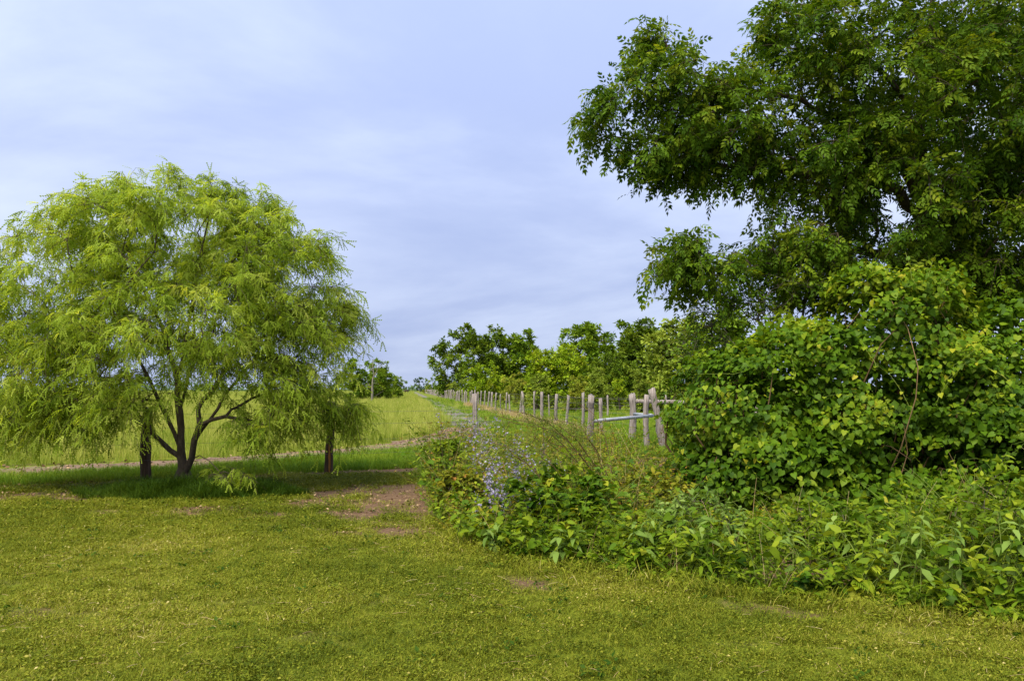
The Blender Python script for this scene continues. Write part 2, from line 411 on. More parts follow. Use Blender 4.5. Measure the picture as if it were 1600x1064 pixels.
# ------------------------------------------------------------------ leaf shapes (x across, y along, z up)
def sym(mid, side, faces_l):
    """mirror helper: mid points (y,z), side points (x,y,z)"""
    nm, ns = len(mid), len(side)
    V = [(0, y, z) for y, z in mid] + [(-x, y, z) for x, y, z in side] + [(x, y, z) for x, y, z in side]
    F = {}
    for f in faces_l:
        F.setdefault(len(f), []).append(list(f))
        F[len(f)].append([i if i < nm else i + ns for i in f][::-1])
    return np.array(V, float), [np.array(v) for v in F.values()]
HEART = sym([(0, 0), (0.45, -0.02), (1.0, -0.16)], [(0.24, -0.16, 0.02), (0.47, 0.08, 0.07), (0.43, 0.42, 0.06), (0.20, 0.76, -0.03)],
            [(0, 4, 3), (0, 1, 5, 4), (1, 2, 6, 5)])
OVATE = sym([(0, 0), (0.5, 0.02), (1.0, -0.14)], [(0.25, 0.25, 0.06), (0.22, 0.62, 0.02)], [(0, 1, 4, 3), (1, 2, 4)])
LANCE = sym([(0, 0), (0.5, 0.03), (1.0, -0.20)], [(0.14, 0.28, 0.05), (0.11, 0.66, -0.01)], [(0, 1, 4, 3), (1, 2, 4)])
LANCE2 = sym([(0, 0), (0.5, 0.03), (1.0, -0.25)], [(0.19, 0.30, 0.05), (0.15, 0.66, -0.02)], [(0, 1, 4, 3), (1, 2, 4)])
def diamond(w): return np.array([(0, 0, 0), (-w, 0.42, 0.05), (0, 1, -0.06), (w, 0.42, 0.05)], float), [np.array([(0, 2, 1), (0, 3, 2)])]
def compound(npair, L, ll, w, droop, term=True, ang=0.95, taper=0.75):
    """pinnate leaf of length L with leaflets ll long, arching down"""
    P, D, N, S = [], [], [], []
    for i in range(npair):
        t = 0.22 + 0.72 * i / max(npair - 1, 1)
        z = -droop * t * t * L
        for s in (-1, 1):
            P.append((0, t * L, z)); a = ang * (1 - 0.25 * t)
            D.append((s * math.sin(a), math.cos(a), -0.25 - droop * t * 0.8)); N.append((0.25 * s, 0.2, 1)); S.append(ll * (1 - (1 - taper) * abs(t - 0.5) * 2))
    if term:
        P.append((0, L * 0.97, -droop * L)); D.append((0, 1, -0.3 - 1.2 * droop)); N.append((0, 0.3, 1)); S.append(ll)
    V, F = place(diamond(w), np.array(P, float), np.array(D, float), np.array(N, float), np.array(S))
    return V, F
def feathery(steps=5):
    """twice-pinnate leaf: a short stalk forking into two drooping feathers, leaflets rooted on one rib"""
    V = [(0, 0, 0), (0.015, 0.14, 0), (-0.015, 0.14, 0)]; F = [(0, 1, 2)]
    g = np.random.default_rng(5)
    for s in (-1, 1):
        ids = []
        for i in range(steps + 1):
            t = i / steps
            x = s * (0.05 + 0.10 * t + 0.16 * t * t); y = 0.14 + 0.93 * t; z = -0.42 * t * t
            if i == 0: ids.append(1 if s > 0 else 2)
            else: V.append((x, y, z)); ids.append(len(V) - 1)
        for i in range(steps):
            t = (i + 0.5) / steps; p = (np.array(V[ids[i]]) + np.array(V[ids[i + 1]])) / 2; L = 0.155 * (1 - 0.5 * abs(t - 0.4)) * g.uniform(0.8, 1.15)
            for e in (-1, 1):
                tip = p + L * nrm(np.array([e * 0.9 + s * 0.2, 0.55, -0.25 - 0.35 * t])); V.append(tuple(tip))
                F.append((ids[i], ids[i + 1], len(V) - 1) if e < 0 else (ids[i + 1], ids[i], len(V) - 1))
    return np.array(V, float), [np.array(F)]
PECAN = compound(3, 1.0, 0.56, 0.215, 0.26, ang=0.85)
FERN = compound(6, 1.0, 0.40, 0.13, 0.15, ang=0.8)
FEATHER = feathery()

# ------------------------------------------------------------------ growing a woody skeleton
class Skeleton:
    def __init__(s):
        s.P = []; s.par = []; s.plen = []; s.tips = []
    def add(s, p, par):
        s.P.append(np.asarray(p, float)); s.par.append(par)
        s.plen.append(0 if par < 0 else s.plen[par] + np.linalg.norm(s.P[-1] - s.P[par])); return len(s.P) - 1
    def path(s, pts, step=0.25, start=None, jit=0.02):
        pts = np.asarray(pts, float)
        if start is None and s.P:
            A = np.array(s.P); start = int(np.argmin(np.linalg.norm(A - pts[0], axis=1)))
            pts = np.concatenate([[s.P[start]], pts[1:]])
        elif start is None:
            start = s.add(pts[0], -1)
        # Catmull-Rom through the points
        cur = start
        ext = np.concatenate([[2 * pts[0] - pts[1]], pts, [2 * pts[-1] - pts[-2]]])
        for i in range(1, len(pts)):
            p0, p1, p2, p3 = ext[i - 1:i + 3]
            n = max(2, int(np.linalg.norm(p2 - p1) / step))
            for t in np.linspace(0, 1, n + 1)[1:]:
                v = 0.5 * ((2 * p1) + (p2 - p0) * t + (2 * p0 - 5 * p1 + 4 * p2 - p3) * t * t + (3 * p1 - p0 - 3 * p2 + p3) * t ** 3)
                cur = s.add(v + rng.normal(0, jit, 3), cur)
        return cur
    def grow(s, targets, w=0.3, step=0.22, arc=0.15, droop=0.1, jit=0.02, minr=0):
        root = s.P[0]
        order = np.argsort(np.linalg.norm(targets - root, axis=1))
        for k in order:
            t = targets[k]
            A = np.array(s.P); d = np.linalg.norm(A - t, axis=1)
            c = d + w * np.array(s.plen)
            c[:minr] += 50
            n = int(np.argmin(c)); p0 = s.P[n]; Ld = d[n]
            pd = nrm(p0 - s.P[s.par[n]]) if s.par[n] >= 0 else np.array([0, 0, 1.])
            v = t - p0
            m0 = (0.5 * pd + 0.5 * nrm(v)) * Ld + np.array([0, 0, arc * Ld]); m1 = v + np.array([0, 0, -droop * Ld * 2])
            ns = max(2, int(Ld / step)); cur = n
            for u in np.linspace(0, 1, ns + 1)[1:]:
                h = (2*u**3-3*u*u+1)*p0 + (u**3-2*u*u+u)*m0 + (-2*u**3+3*u*u)*t + (u**3-u*u)*m1
                cur = s.add(h + rng.normal(0, jit, 3) * (u < 1), cur)
            s.tips.append(cur)
    def radii(s, tip=0.006, root=0.15, e=2.2):
        n = len(s.P); acc = np.zeros(n); kids = [[] for _ in range(n)]
        for i in range(n):
            if s.par[i] >= 0: kids[s.par[i]].append(i)
        r = np.zeros(n)
        for i in range(n - 1, -1, -1):
            if not kids[i]: acc[i] = 1.0
            r[i] = acc[i] ** (1 / e)
            if s.par[i] >= 0: acc[s.par[i]] += acc[i]
        f = math.log(root / tip) / math.log(max(r[0], 1.01))
        s.r = tip * r ** f; s.kids = kids
        return s.r
    def mesh(s, flare=1.35, thick=8):
        r = s.r; A = np.array(s.P); parts = []; stack = [(-1, 0)]
        while stack:
            p, i = stack.pop(); ch = [p] if p >= 0 else []
            while True:
                ch.append(i); ks = s.kids[i]
                if not ks: break
                ks = sorted(ks, key=lambda k: -r[k])
                for k in ks[1:]: stack.append((i, k))
                i = ks[0]
            if len(ch) < 2: continue
            rr = r[ch].copy()
            if p >= 0: rr[0] = min(rr[0], rr[1] * 1.15)
            else:
                rr = rr * (1 + (flare - 1) * np.exp(-np.arange(len(rr)) / 1.2))
            mx = rr.max(); k = thick if mx > 0.05 else (5 if mx > 0.018 else 3)
            rr = rr * (1 + rng.normal(0, 0.06 if mx > 0.05 else 0, len(rr)))
            V, F = tubes(A[ch][None], rr[None], k)
            if mx > 0.04: V = V + rng.normal(0, 0.06 * mx, V.shape)
            parts.append((V, F, None))
        V, F, _ = merge(parts); return V, F

def blob(lobes):
    """targets inside ellipsoids given in photo pixels with a depth: (px, py, d, rx_px, ry_px, rd_m, n)"""
    out, cl = [], []
    for px, py, d, rx, ry, rd, n in lobes:
        c = at(px, py, d); u = nrm(randn3(n)) * (rng.uniform(0.12, 1, (n, 1)) ** 0.42)
        out.append(c + u * np.array([rx / FPX * d, rd, ry / FPX * d]))
    return np.concatenate(out)

def sprays(T, out_dir, ntw, L, droop, K=4):
    """small twigs from clump centres T, heading outwards and sagging: (M,K,3) and the clump index"""
    n = len(T); idx = np.repeat(np.arange(n), ntw); m = len(idx)
    d = nrm(out_dir[idx] * 0.7 + randn3(m) * 0.65)
    ln = rng.uniform(*L, m)
    t = np.linspace(0, 1, K)
    P = T[idx][:, None] + d[:, None] * (ln[:, None] * t)[..., None]
    P[:, :, 2] -= droop * ln[:, None] * t ** 2
    return P, idx
def on_twigs(P, nl, spread=0.8, sag=0.3, up=1.0, jit=0.35, t0=0.2):
    M, K, _ = P.shape
    t = t0 + (1 - t0) * (np.arange(nl) + 0.5) / nl
    f = t * (K - 1); i = np.minimum(f.astype(int), K - 2); fr = f - i
    pos = P[:, i] * (1 - fr)[None, :, None] + P[:, i + 1] * fr[None, :, None]
    tan = nrm(P[:, i + 1] - P[:, i])
    side = nrm(np.cross(tan, np.array([0, 0, 1.]) + rng.normal(0, 0.25, (M, nl, 3))))
    alt = np.where(np.arange(nl) % 2 == 0, 1.0, -1.0)[None, :, None] * np.where(rng.random((M, 1, 1)) < 0.5, 1, -1)
    D = tan * 0.8 + side * alt * spread + rng.normal(0, jit, (M, nl, 3)) + np.array([0, 0, -sag])
    N = np.array([0, 0, up]) + rng.normal(0, jit, (M, nl, 3))
    return pos.reshape(-1, 3), nrm(D.reshape(-1, 3)), nrm(N.reshape(-1, 3)), np.repeat(np.arange(M), nl)

def basis(D, N):
    y = nrm(D); z = nrm(N - (N * y).sum() * y); x = np.cross(y, z)
    return x, y, z
def leaf_objects(parent, tpl, P, D, N, S, R, mat, name='leaf', nvar=7, org=(0, 0, 0)):
    """each leaf an object of its own under parent; alike leaves share mesh data"""
    vs = [raw_mesh(name, tpl[0] * (1 if v % 2 else np.array([0.92, 1, 1.25])), tpl[1], mat, attrs={'rnd': np.full(len(tpl[0]), (v + 0.5) / nvar)}) for v in range(nvar)]
    org = np.array(org)
    for p, d, n, s, r in zip(P, D, N, S, R):
        x, y, z = basis(d, n); p = p - org
        o = bpy.data.objects.new(name, vs[int(np.clip(r * nvar, 0, nvar - 1))])
        o.parent = parent
        o.matrix_local = Matrix(((x[0]*s, y[0]*s, z[0]*s, p[0]), (x[1]*s, y[1]*s, z[1]*s, p[1]), (x[2]*s, y[2]*s, z[2]*s, p[2]), (0, 0, 0, 1)))
        col.objects.link(o)
def largest_in_view(P, S, n=300, margin=20, prefer=None):
    q = project(P); ok = (q[:, 0] > margin) & (q[:, 0] < 1600 - margin) & (q[:, 1] > margin) & (q[:, 1] < 1064 - margin)
    sc = np.where(ok, S / q[:, 2], -1.0)
    if prefer is not None: sc = sc * prefer
    k = np.argsort(-sc)[:n]
    m = np.zeros(len(P), bool); m[k] = True
    return m

def tree(name, label, cat, sk, T, center, tpl, mat, bark, ntw=5, twl=(0.3, 0.6), droop=0.3, nl=7, size=(0.18, 0.26), spread=0.8, sag=0.3, root=0.15, tip=0.006,
         group=None, singles=0, trunk_name='trunk', twr=0.004, jit=0.35, thin=None, K=4):
    base = np.array(sk.P[0]) * np.array([1, 1, 0])
    t = thing(name, label, cat, base, group)
    sk.radii(tip, root); V, F = sk.mesh()
    obj(trunk_name, raw_mesh(trunk_name, V - base, F, M[bark]), t)
    out = nrm(T - center)
    P, ci = sprays(T, out, ntw, twl, droop, K)
    V, F = tubes(P, np.linspace(twr, twr * 0.4, P.shape[1])[None].repeat(len(P), 0), 3)
    obj('twigs', raw_mesh('twigs', V - base, F, M[bark]), t, kind='stuff')
    pos, D, N, ti = on_twigs(P, nl, spread, sag, jit=jit)
    clump = rng.normal(0.42, 0.16, len(T))[ci][ti]
    R = np.clip(clump + rng.normal(0, 0.16, len(pos)) , 0.01, 0.99)
    S = rng.uniform(*size, len(pos))
    keep = np.ones(len(pos), bool)
    if thin is not None: keep = thin(pos)
    keep &= pos[:, 2] > 0.03
    pos, D, N, R, S = pos[keep], D[keep], N[keep], R[keep], S[keep]
    sing = np.zeros(len(pos), bool)
    if singles:
        sing = largest_in_view(pos, S, singles)
        leaf_objects(t, tpl, pos[sing], D[sing], N[sing], S[sing], R[sing], M[mat], org=base)
    k = ~sing
    V, F = place(tpl, pos[k], D[k], N[k], S[k])
    obj('crown', raw_mesh('crown', V - base, F, M[mat], attrs={'rnd': np.repeat(R[k], len(tpl[0]))}), t, kind='stuff')
    return t

# ------------------------------------------------------------------ the feathery tree on the left
b = gp(288, 764)
sk = Skeleton()
s0 = sk.path([b + (0, 0, -0.1), b + (-0.02, 0, 0.2), b + (-0.05, 0.03, 0.5)], 0.12, jit=0.008)
A = lambda px, py, d=12.7: at(px, py, d)
sk.path([sk.P[s0], A(281, 690), A(283, 640), A(281, 590), A(290, 520), A(310, 430), A(322, 350)], jit=0.02)
sk.path([A(279, 705), A(262, 655, 12.6), A(248, 625, 12.5), A(215, 560, 12.3), A(180, 490, 12.1)], jit=0.02)
sk.path([A(272, 718), A(250, 690, 12.9), A(232, 668, 13.1), A(180, 610, 13.4), A(110, 540, 13.6)], jit=0.02)
sk.path([A(292, 742), A(306, 690, 12.55), A(309, 640, 12.5), A(330, 612, 12.4), A(360, 560, 12.3), A(400, 480, 12.3)], jit=0.02)
sk.path([A(307, 685, 12.55), A(330, 655, 12.7), A(352, 620, 12.9), A(400, 560, 13.2), A(470, 500, 13.4)], jit=0.02)
sk.path([A(283, 640), A(300, 560, 13.2), A(300, 470, 13.8), A(250, 390, 14.2)], jit=0.02)
sk.path([A(281, 590), A(240, 480, 12.9), A(200, 390, 12.9)], jit=0.02)
T1 = blob([(290, 375, 12.7, 170, 92, 1.7, 120), (385, 345, 12.9, 75, 50, 1.0, 26), (165, 345, 12.8, 80, 55, 1.2, 36), (95, 440, 12.7, 110, 100, 1.6, 72), (445, 440, 12.7, 82, 95, 1.5, 64), (508, 500, 12.8, 36, 60, 0.8, 20),
           (290, 515, 12.2, 240, 80, 1.5, 125), (50, 570, 12.4, 80, 75, 1.1, 42), (-50, 480, 12.8, 60, 100, 1.2, 26), (165, 618, 12.1, 100, 38, 0.8, 34), (25, 640, 12.5, 50, 34, 0.6, 16), (110, 640, 12.3, 50, 26, 0.6, 12),
           (430, 605, 12.3, 100, 52, 0.9, 40), (526, 636, 12.9, 36, 18, 0.4, 12), (400, 648, 12.1, 50, 22, 0.4, 8), (352, 742, 12.0, 40, 12, 0.25, 9), (290, 480, 14.0, 200, 110, 0.8, 50)])
T1 = T1[(T1[:, 2] > 0.28) & ((T1[:, 0] < -3.75) | (T1[:, 2] > 1.12))]
sk.grow(T1, w=0.25, arc=0.25, droop=0.2, minr=6)
tree('feathery_tree', 'spreading light green feathery tree with several dark trunks on the lawn', 'tree', sk, T1, at(290, 600, 12.7), FEATHER, 'mesquite', 'bark_dark',
     ntw=8, twl=(0.18, 0.66), droop=0.6, nl=7, size=(0.095, 0.175), spread=0.75, sag=0.5, jit=0.55, root=0.105, tip=0.004, singles=300, twr=0.0032)

# ------------------------------------------------------------------ the tall dark tree on the right
sk = Skeleton()
tb = np.array([7.35, 13.6, 0.0])
s0 = sk.path([tb + (0, 0, -0.1), tb + (-0.03, 0, 0.6), (7.25, 13.6, 1.6), (7.15, 13.5, 3.0), (6.95, 13.4, 4.6), (6.85, 13.3, 6.6), (7.1, 13.2, 9.2)], 0.3, jit=0.03)
sk.path([(7.3, 13.6, 0.8), (7.9, 13.4, 1.8), (8.35, 13.0, 3.4), (8.45, 12.8, 5.4), (8.55, 12.6, 8.2)], 0.3, jit=0.03)
sk.path([(7.0, 13.4, 4.2), A(1400, 300, 13.0), A(1285, 272, 12.7), A(1200, 262, 12.5), A(1105, 256, 12.2), A(1010, 205, 12.0)], jit=0.03)
sk.path([(7.1, 13.5, 3.2), A(1360, 395, 12.9), A(1250, 410, 12.4), A(1150, 425, 12.1), A(1080, 420, 12.0)], jit=0.03)
sk.path([(6.9, 13.4, 5.0), A(1400, 140, 12.8), A(1300, 60, 12.5), A(1220, 20, 12.4)], jit=0.03)
sk.path([(6.95, 13.4, 4.6), A(1370, 220, 12.8), A(1250, 160, 12.5), A(1120, 130, 12.2), A(1040, 100, 12.0)], jit=0.03)
sk.path([(8.4, 12.9, 5.0), A(1520, 120, 11.6), A(1450, 40, 11.0)], jit=0.03)
sk.path([(6.9, 13.3, 5.6), (6.4, 15.2, 7.2), (5.9, 16.3, 8.6)], jit=0.03)
sk.path([(8.4, 12.8, 4.6), (9.8, 13.2, 6.2), (11.2, 13.4, 7.2)], jit=0.03)
T2 = blob([(968, 185, 12, 42, 34, 0.6, 12), (1045, 138, 12, 60, 48, 0.8, 22), (1035, 62, 12, 16, 26, 0.3, 6), (1060, 232, 12.2, 78, 42, 0.8, 34), (1150, 185, 12.4, 85, 70, 1.1, 50), (1150, 268, 12.4, 70, 26, 0.7, 14),
           (1070, 395, 12, 36, 38, 0.6, 14), (1125, 425, 12.1, 60, 34, 0.7, 18), (1265, 75, 12.5, 80, 85, 1.4, 46), (1290, 245, 12.7, 95, 70, 1.3, 60), (1245, 400, 12.6, 95, 60, 1.1, 38),
           (1400, 120, 12.3, 120, 130, 1.8, 80), (1400, 320, 12.8, 110, 110, 1.5, 66), (1540, 140, 12.2, 100, 150, 2.0, 95), (1550, 360, 12.8, 110, 110, 1.7, 95), (1480, 420, 13.2, 110, 50, 0.6, 30), (1520, 90, 13.6, 90, 100, 0.8, 44), (1560, 260, 13.8, 60, 90, 0.7, 34),
           (1400, -150, 12.8, 230, 130, 2.4, 55), (1740, 200, 13, 110, 280, 2.3, 32), (1480, 180, 15.4, 180, 190, 1.3, 45), (1500, 430, 14.6, 130, 60, 0.8, 30)])
sk.grow(T2, w=0.22, arc=0.12, droop=0.12, minr=10)
tree('shade_tree', 'tall dark green tree overhanging the right edge above the vine thicket', 'tree', sk, T2, at(1420, 300, 13.2), PECAN, 'pecan', 'bark_dark',
     ntw=6, twl=(0.22, 0.58), droop=0.30, nl=6, size=(0.11, 0.21), spread=0.9, sag=0.22, jit=0.6, root=0.27, tip=0.006, singles=300, twr=0.004)

# ------------------------------------------------------------------ the vine thicket
mounds = [(np.array(c), np.array(r)) for c, r in [((3.32, 11.1, 1.12), (1.10, 1.2, 1.25)), ((4.35, 11.2, 1.35), (1.2, 1.25, 1.35)), ((5.3, 11.2, 1.65), (1.30, 1.4, 1.72)), ((6.4, 10.8, 1.25), (1.5, 1.35, 1.28)), ((5.85, 10.75, 1.15), (1.0, 1.2, 1.35)),
          ((8.1, 11, 1.3), (1.6, 1.4, 1.35)), ((2.72, 10.7, 0.45), (0.72, 0.8, 0.70)), ((4.0, 10.35, 0.35), (1.3, 0.75, 0.75)), ((6.6, 9.9, 0.4), (1.6, 0.9, 0.9))]]
def mound_points(n, extra=0.0):
    ar = np.array([r[0] * r[1] + r[0] * r[2] + r[1] * r[2] for c, r in mounds]); k = rng.choice(len(mounds), n, p=ar / ar.sum())
    C = np.array([m[0] for m in mounds])[k]; Rr = np.array([m[1] for m in mounds])[k]
    u = nrm(randn3(n)); P = C + u * Rr; Nn = nrm(u / Rr)
    inside = np.zeros(n, bool)
    for j, (c, r) in enumerate(mounds):
        inside |= (k != j) & ((((P - c) / r) ** 2).sum(1) < 0.90)
    bump = 0.16 * np.sin(P[:, 0] * 4.1 + P[:, 2] * 2.3) + 0.14 * np.sin(P[:, 2] * 5.7 - P[:, 0] * 2.9 + 1) + 0.07 * np.sin(P[:, 0] * 9 + P[:, 1] * 5 + P[:, 2] * 8)
    P = P + Nn * bump[:, None]
    ok = ~inside & (P[:, 2] > 0.05)
    return P[ok], Nn[ok], bump[ok]
th = thing('vine_thicket', 'rounded thicket smothered in heart-leaved green vine beneath the tall dark tree', 'vine', (5.0, 11.0, 0))
org = np.array([5.0, 11.0, 0])
P, Nn, bp = mound_points(165000)
ff = (Nn[:, 1] < 0.15) | (Nn[:, 2] > 0.55)
kp = np.where(ff, 1.0, 0.35) * np.where(P[:, 0] > 7.6, 0.4, 1.0)
kp = rng.random(len(P)) < kp
P, Nn, bp = P[kp], Nn[kp], bp[kp]
layer = np.minimum(rng.exponential(0.13, len(P)), 0.7)
hol = vnoise(P[:, 0] * 1.0 + P[:, 1], P[:, 2] * 1.25, 0.62, 21)
keep = (hol + rng.normal(0, 0.16, len(P)) > -0.36) | (layer > 0.24)
P, Nn, bp, layer = P[keep], Nn[keep], bp[keep], layer[keep]
pos = P + Nn * (0.06 - layer)[:, None] + randn3(len(P)) * 0.03
D = nrm(np.array([0, 0, -0.7]) + Nn * 0.5 + randn3(len(P)) * 0.5); N = nrm(Nn * 0.85 + np.array([0, -0.1, 0.5]) + randn3(len(P)) * 0.42)
big = vnoise(P[:, 0] * 1.0, P[:, 2] * 1.3, 1.3, 8)
S = rng.uniform(0.046, 0.098, len(P)) * (1 + 0.18 * big) * np.where(P[:, 0] < 3.6, 0.85, 1.0)
R = np.clip(0.43 + 0.26 * vnoise(P[:, 0], P[:, 2], 0.5, 9) + rng.normal(0, 0.15, len(P)) + 0.10 * (P[:, 2] > 2.0), 0.02, 0.93)  # lighter tone high up paints the light falling on the mound's top
R[rng.random(len(R)) < 0.006] = 0.97
pos[:, 2] = np.maximum(pos[:, 2], 0.04)
sing = largest_in_view(pos, S, 300, 10, prefer=np.where((layer < 0.07) & (Nn[:, 1] < -0.1), 1.0, 0.0))
leaf_objects(th, HEART, pos[sing], D[sing], N[sing], S[sing] * 0.95, np.minimum(R[sing], 0.87), M['vine'], org=org, nvar=9)
parts = []
for tp, k in ((HEART, ~sing & (layer < 0.16)), (diamond(0.42), ~sing & (layer >= 0.16))):
    V, F = place(tp, pos[k], D[k], N[k], S[k]); parts.append((V, F, np.repeat(R[k], len(tp[0]))))
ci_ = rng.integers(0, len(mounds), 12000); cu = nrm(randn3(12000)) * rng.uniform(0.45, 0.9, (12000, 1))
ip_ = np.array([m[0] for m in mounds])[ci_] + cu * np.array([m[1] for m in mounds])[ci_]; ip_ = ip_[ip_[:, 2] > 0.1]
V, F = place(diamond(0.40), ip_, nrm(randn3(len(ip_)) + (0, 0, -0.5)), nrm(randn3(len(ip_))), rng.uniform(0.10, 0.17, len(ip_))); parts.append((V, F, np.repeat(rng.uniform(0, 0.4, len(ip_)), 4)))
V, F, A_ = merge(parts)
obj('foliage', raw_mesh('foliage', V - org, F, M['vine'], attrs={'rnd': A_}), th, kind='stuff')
# woody tangle inside and runners over the surface
n = 260; Pm, Nm, _ = mound_points(1600); Pm, Nm = Pm[:n], Nm[:n]
roots = np.stack([np.clip(Pm[:, 0] + rng.normal(0, 0.3, len(Pm)), 2.6, 8.5), Pm[:, 1] * 0.4 + 11 * 0.6, np.zeros(len(Pm))], 1)
t = np.linspace(0, 1, 7)[None, :, None]
C = roots[:, None] * (1 - t) + (Pm - Nm * 0.15)[:, None] * t + np.sin(t * np.pi) * (randn3(len(Pm)) * 0.25)[:, None]
C[:, 1:-1] += rng.normal(0, 0.05, (len(Pm), 5, 3))
V, F = tubes(C, np.linspace(0.014, 0.004, 7)[None].repeat(len(C), 0) * rng.uniform(0.5, 1.5, (len(C), 1)), 4)
obj('stems', raw_mesh('stems', V - org, F, M['stem_brown'], attrs={'rnd': np.repeat(rng.random(len(C)), 28)}), th, kind='stuff')
Pm, Nm, _ = mound_points(900); Pm, Nm = Pm[Nm[:, 1] < 0.3][:170], Nm[Nm[:, 1] < 0.3][:170]
tg = nrm(np.cross(Nm, randn3(len(Pm)))); t = np.linspace(0, 1, 6)[None, :, None]; Ln = rng.uniform(0.25, 0.7, (len(Pm), 1, 1))
C = Pm[:, None] + Nm[:, None] * (0.05 + 0.12 * t ** 2 * rng.normal(1, 0.6, (len(Pm), 1, 1))) + tg[:, None] * Ln * t - np.array([0, 0, 1.]) * 0.22 * Ln * t ** 2 + rng.normal(0, 0.012, (len(Pm), 6, 3))
V, F = tubes(C, np.full((len(C), 6), 0.0028), 3)
obj('runners', raw_mesh('runners', V - org, F, M['stem_green'], attrs={'rnd': np.repeat(rng.random(len(C)), 18)}), th, kind='stuff')
lp, lD, lN, li = on_twigs(C, 5, 0.8, 0.4)
lS = rng.uniform(0.035, 0.075, len(lp)); lR = np.clip(rng.normal(0.72, 0.12, len(lp)), 0, 0.93)
V, F = place(HEART, lp, lD, lN, lS)
obj('runner_leaves', raw_mesh('runner_leaves', V - org, F, M['vine'], attrs={'rnd': np.repeat(lR, len(HEART[0]))}), th, kind='stuff')

# small-leaved shrub poking out behind the thicket's left shoulder
sk = Skeleton(); sb = np.array([4.0, 12.1, 0])
sk.path([sb + (0, 0, -0.05), sb + (0, 0, 0.6), sb + (-0.1, 0.1, 1.4), sb + (0, 0.1, 2.3)], jit=0.02)
T = blob([(1150, 490, 12, 70, 28, 0.5, 26), (1230, 465, 12.1, 70, 35, 0.5, 30), (1310, 440, 12.2, 60, 40, 0.5, 26), (1120, 540, 11.9, 45, 35, 0.5, 16), (1085, 560, 11.8, 25, 30, 0.3, 8)])
sk.grow(T, w=0.2, arc=0.1, droop=0.1)
tree('small_leaved_shrub', 'loose small-leaved shrub rising behind the left shoulder of the vine thicket', 'shrub', sk, T, np.array([4.1, 12.1, 1.8]), OVATE, 'vine', 'bark_grey',
     ntw=6, twl=(0.2, 0.5), droop=0.25, nl=8, size=(0.04, 0.075), spread=0.8, sag=0.2, root=0.05, tip=0.004, twr=0.003)

# ------------------------------------------------------------------ trees and shrubs in the distance
CLUSTER = merge([(*place(diamond(0.30), np.array([(0, 0.0, 0), (0, 0.25, 0), (0, 0.4, 0)], float), np.array([(0.1, 0.6, 0.8), (0.8, 0.5, -0.1), (-0.7, 0.7, -0.1)], float),
                       np.array([(0.4, 0, 1), (0, 0.3, 1), (0.2, -0.3, 1)], float), np.full(3, 0.66)), None)])[:2]
FARL = {}
def far_leaf(name, stops): M[name] = leaf_mat(name, stops, 0.25, 0.6)
far_leaf('oak', [(0.0, (0.04, 0.078, 0.006)), (0.5, (0.105, 0.165, 0.011)), (1.0, (0.2, 0.25, 0.022))])
far_leaf('elm', [(0.0, (0.055, 0.11, 0.007)), (0.5, (0.135, 0.215, 0.012)), (1.0, (0.26, 0.32, 0.022))])
far_leaf('bright', [(0.0, (0.09, 0.165, 0.005)), (0.5, (0.205, 0.295, 0.01)), (1.0, (0.36, 0.38, 0.028))])
far_leaf('pale', [(0.0, (0.11, 0.165, 0.020)), (0.5, (0.20, 0.265, 0.03)), (1.0, (0.32, 0.36, 0.05))])
far_leaf('teal', [(0.0, (0.035, 0.075, 0.035)), (0.5, (0.075, 0.125, 0.055)), (1.0, (0.12, 0.17, 0.07))])
far_leaf('yellowish', [(0.0, (0.11, 0.15, 0.012)), (0.5, (0.22, 0.26, 0.025)), (1.0, (0.36, 0.33, 0.05))])
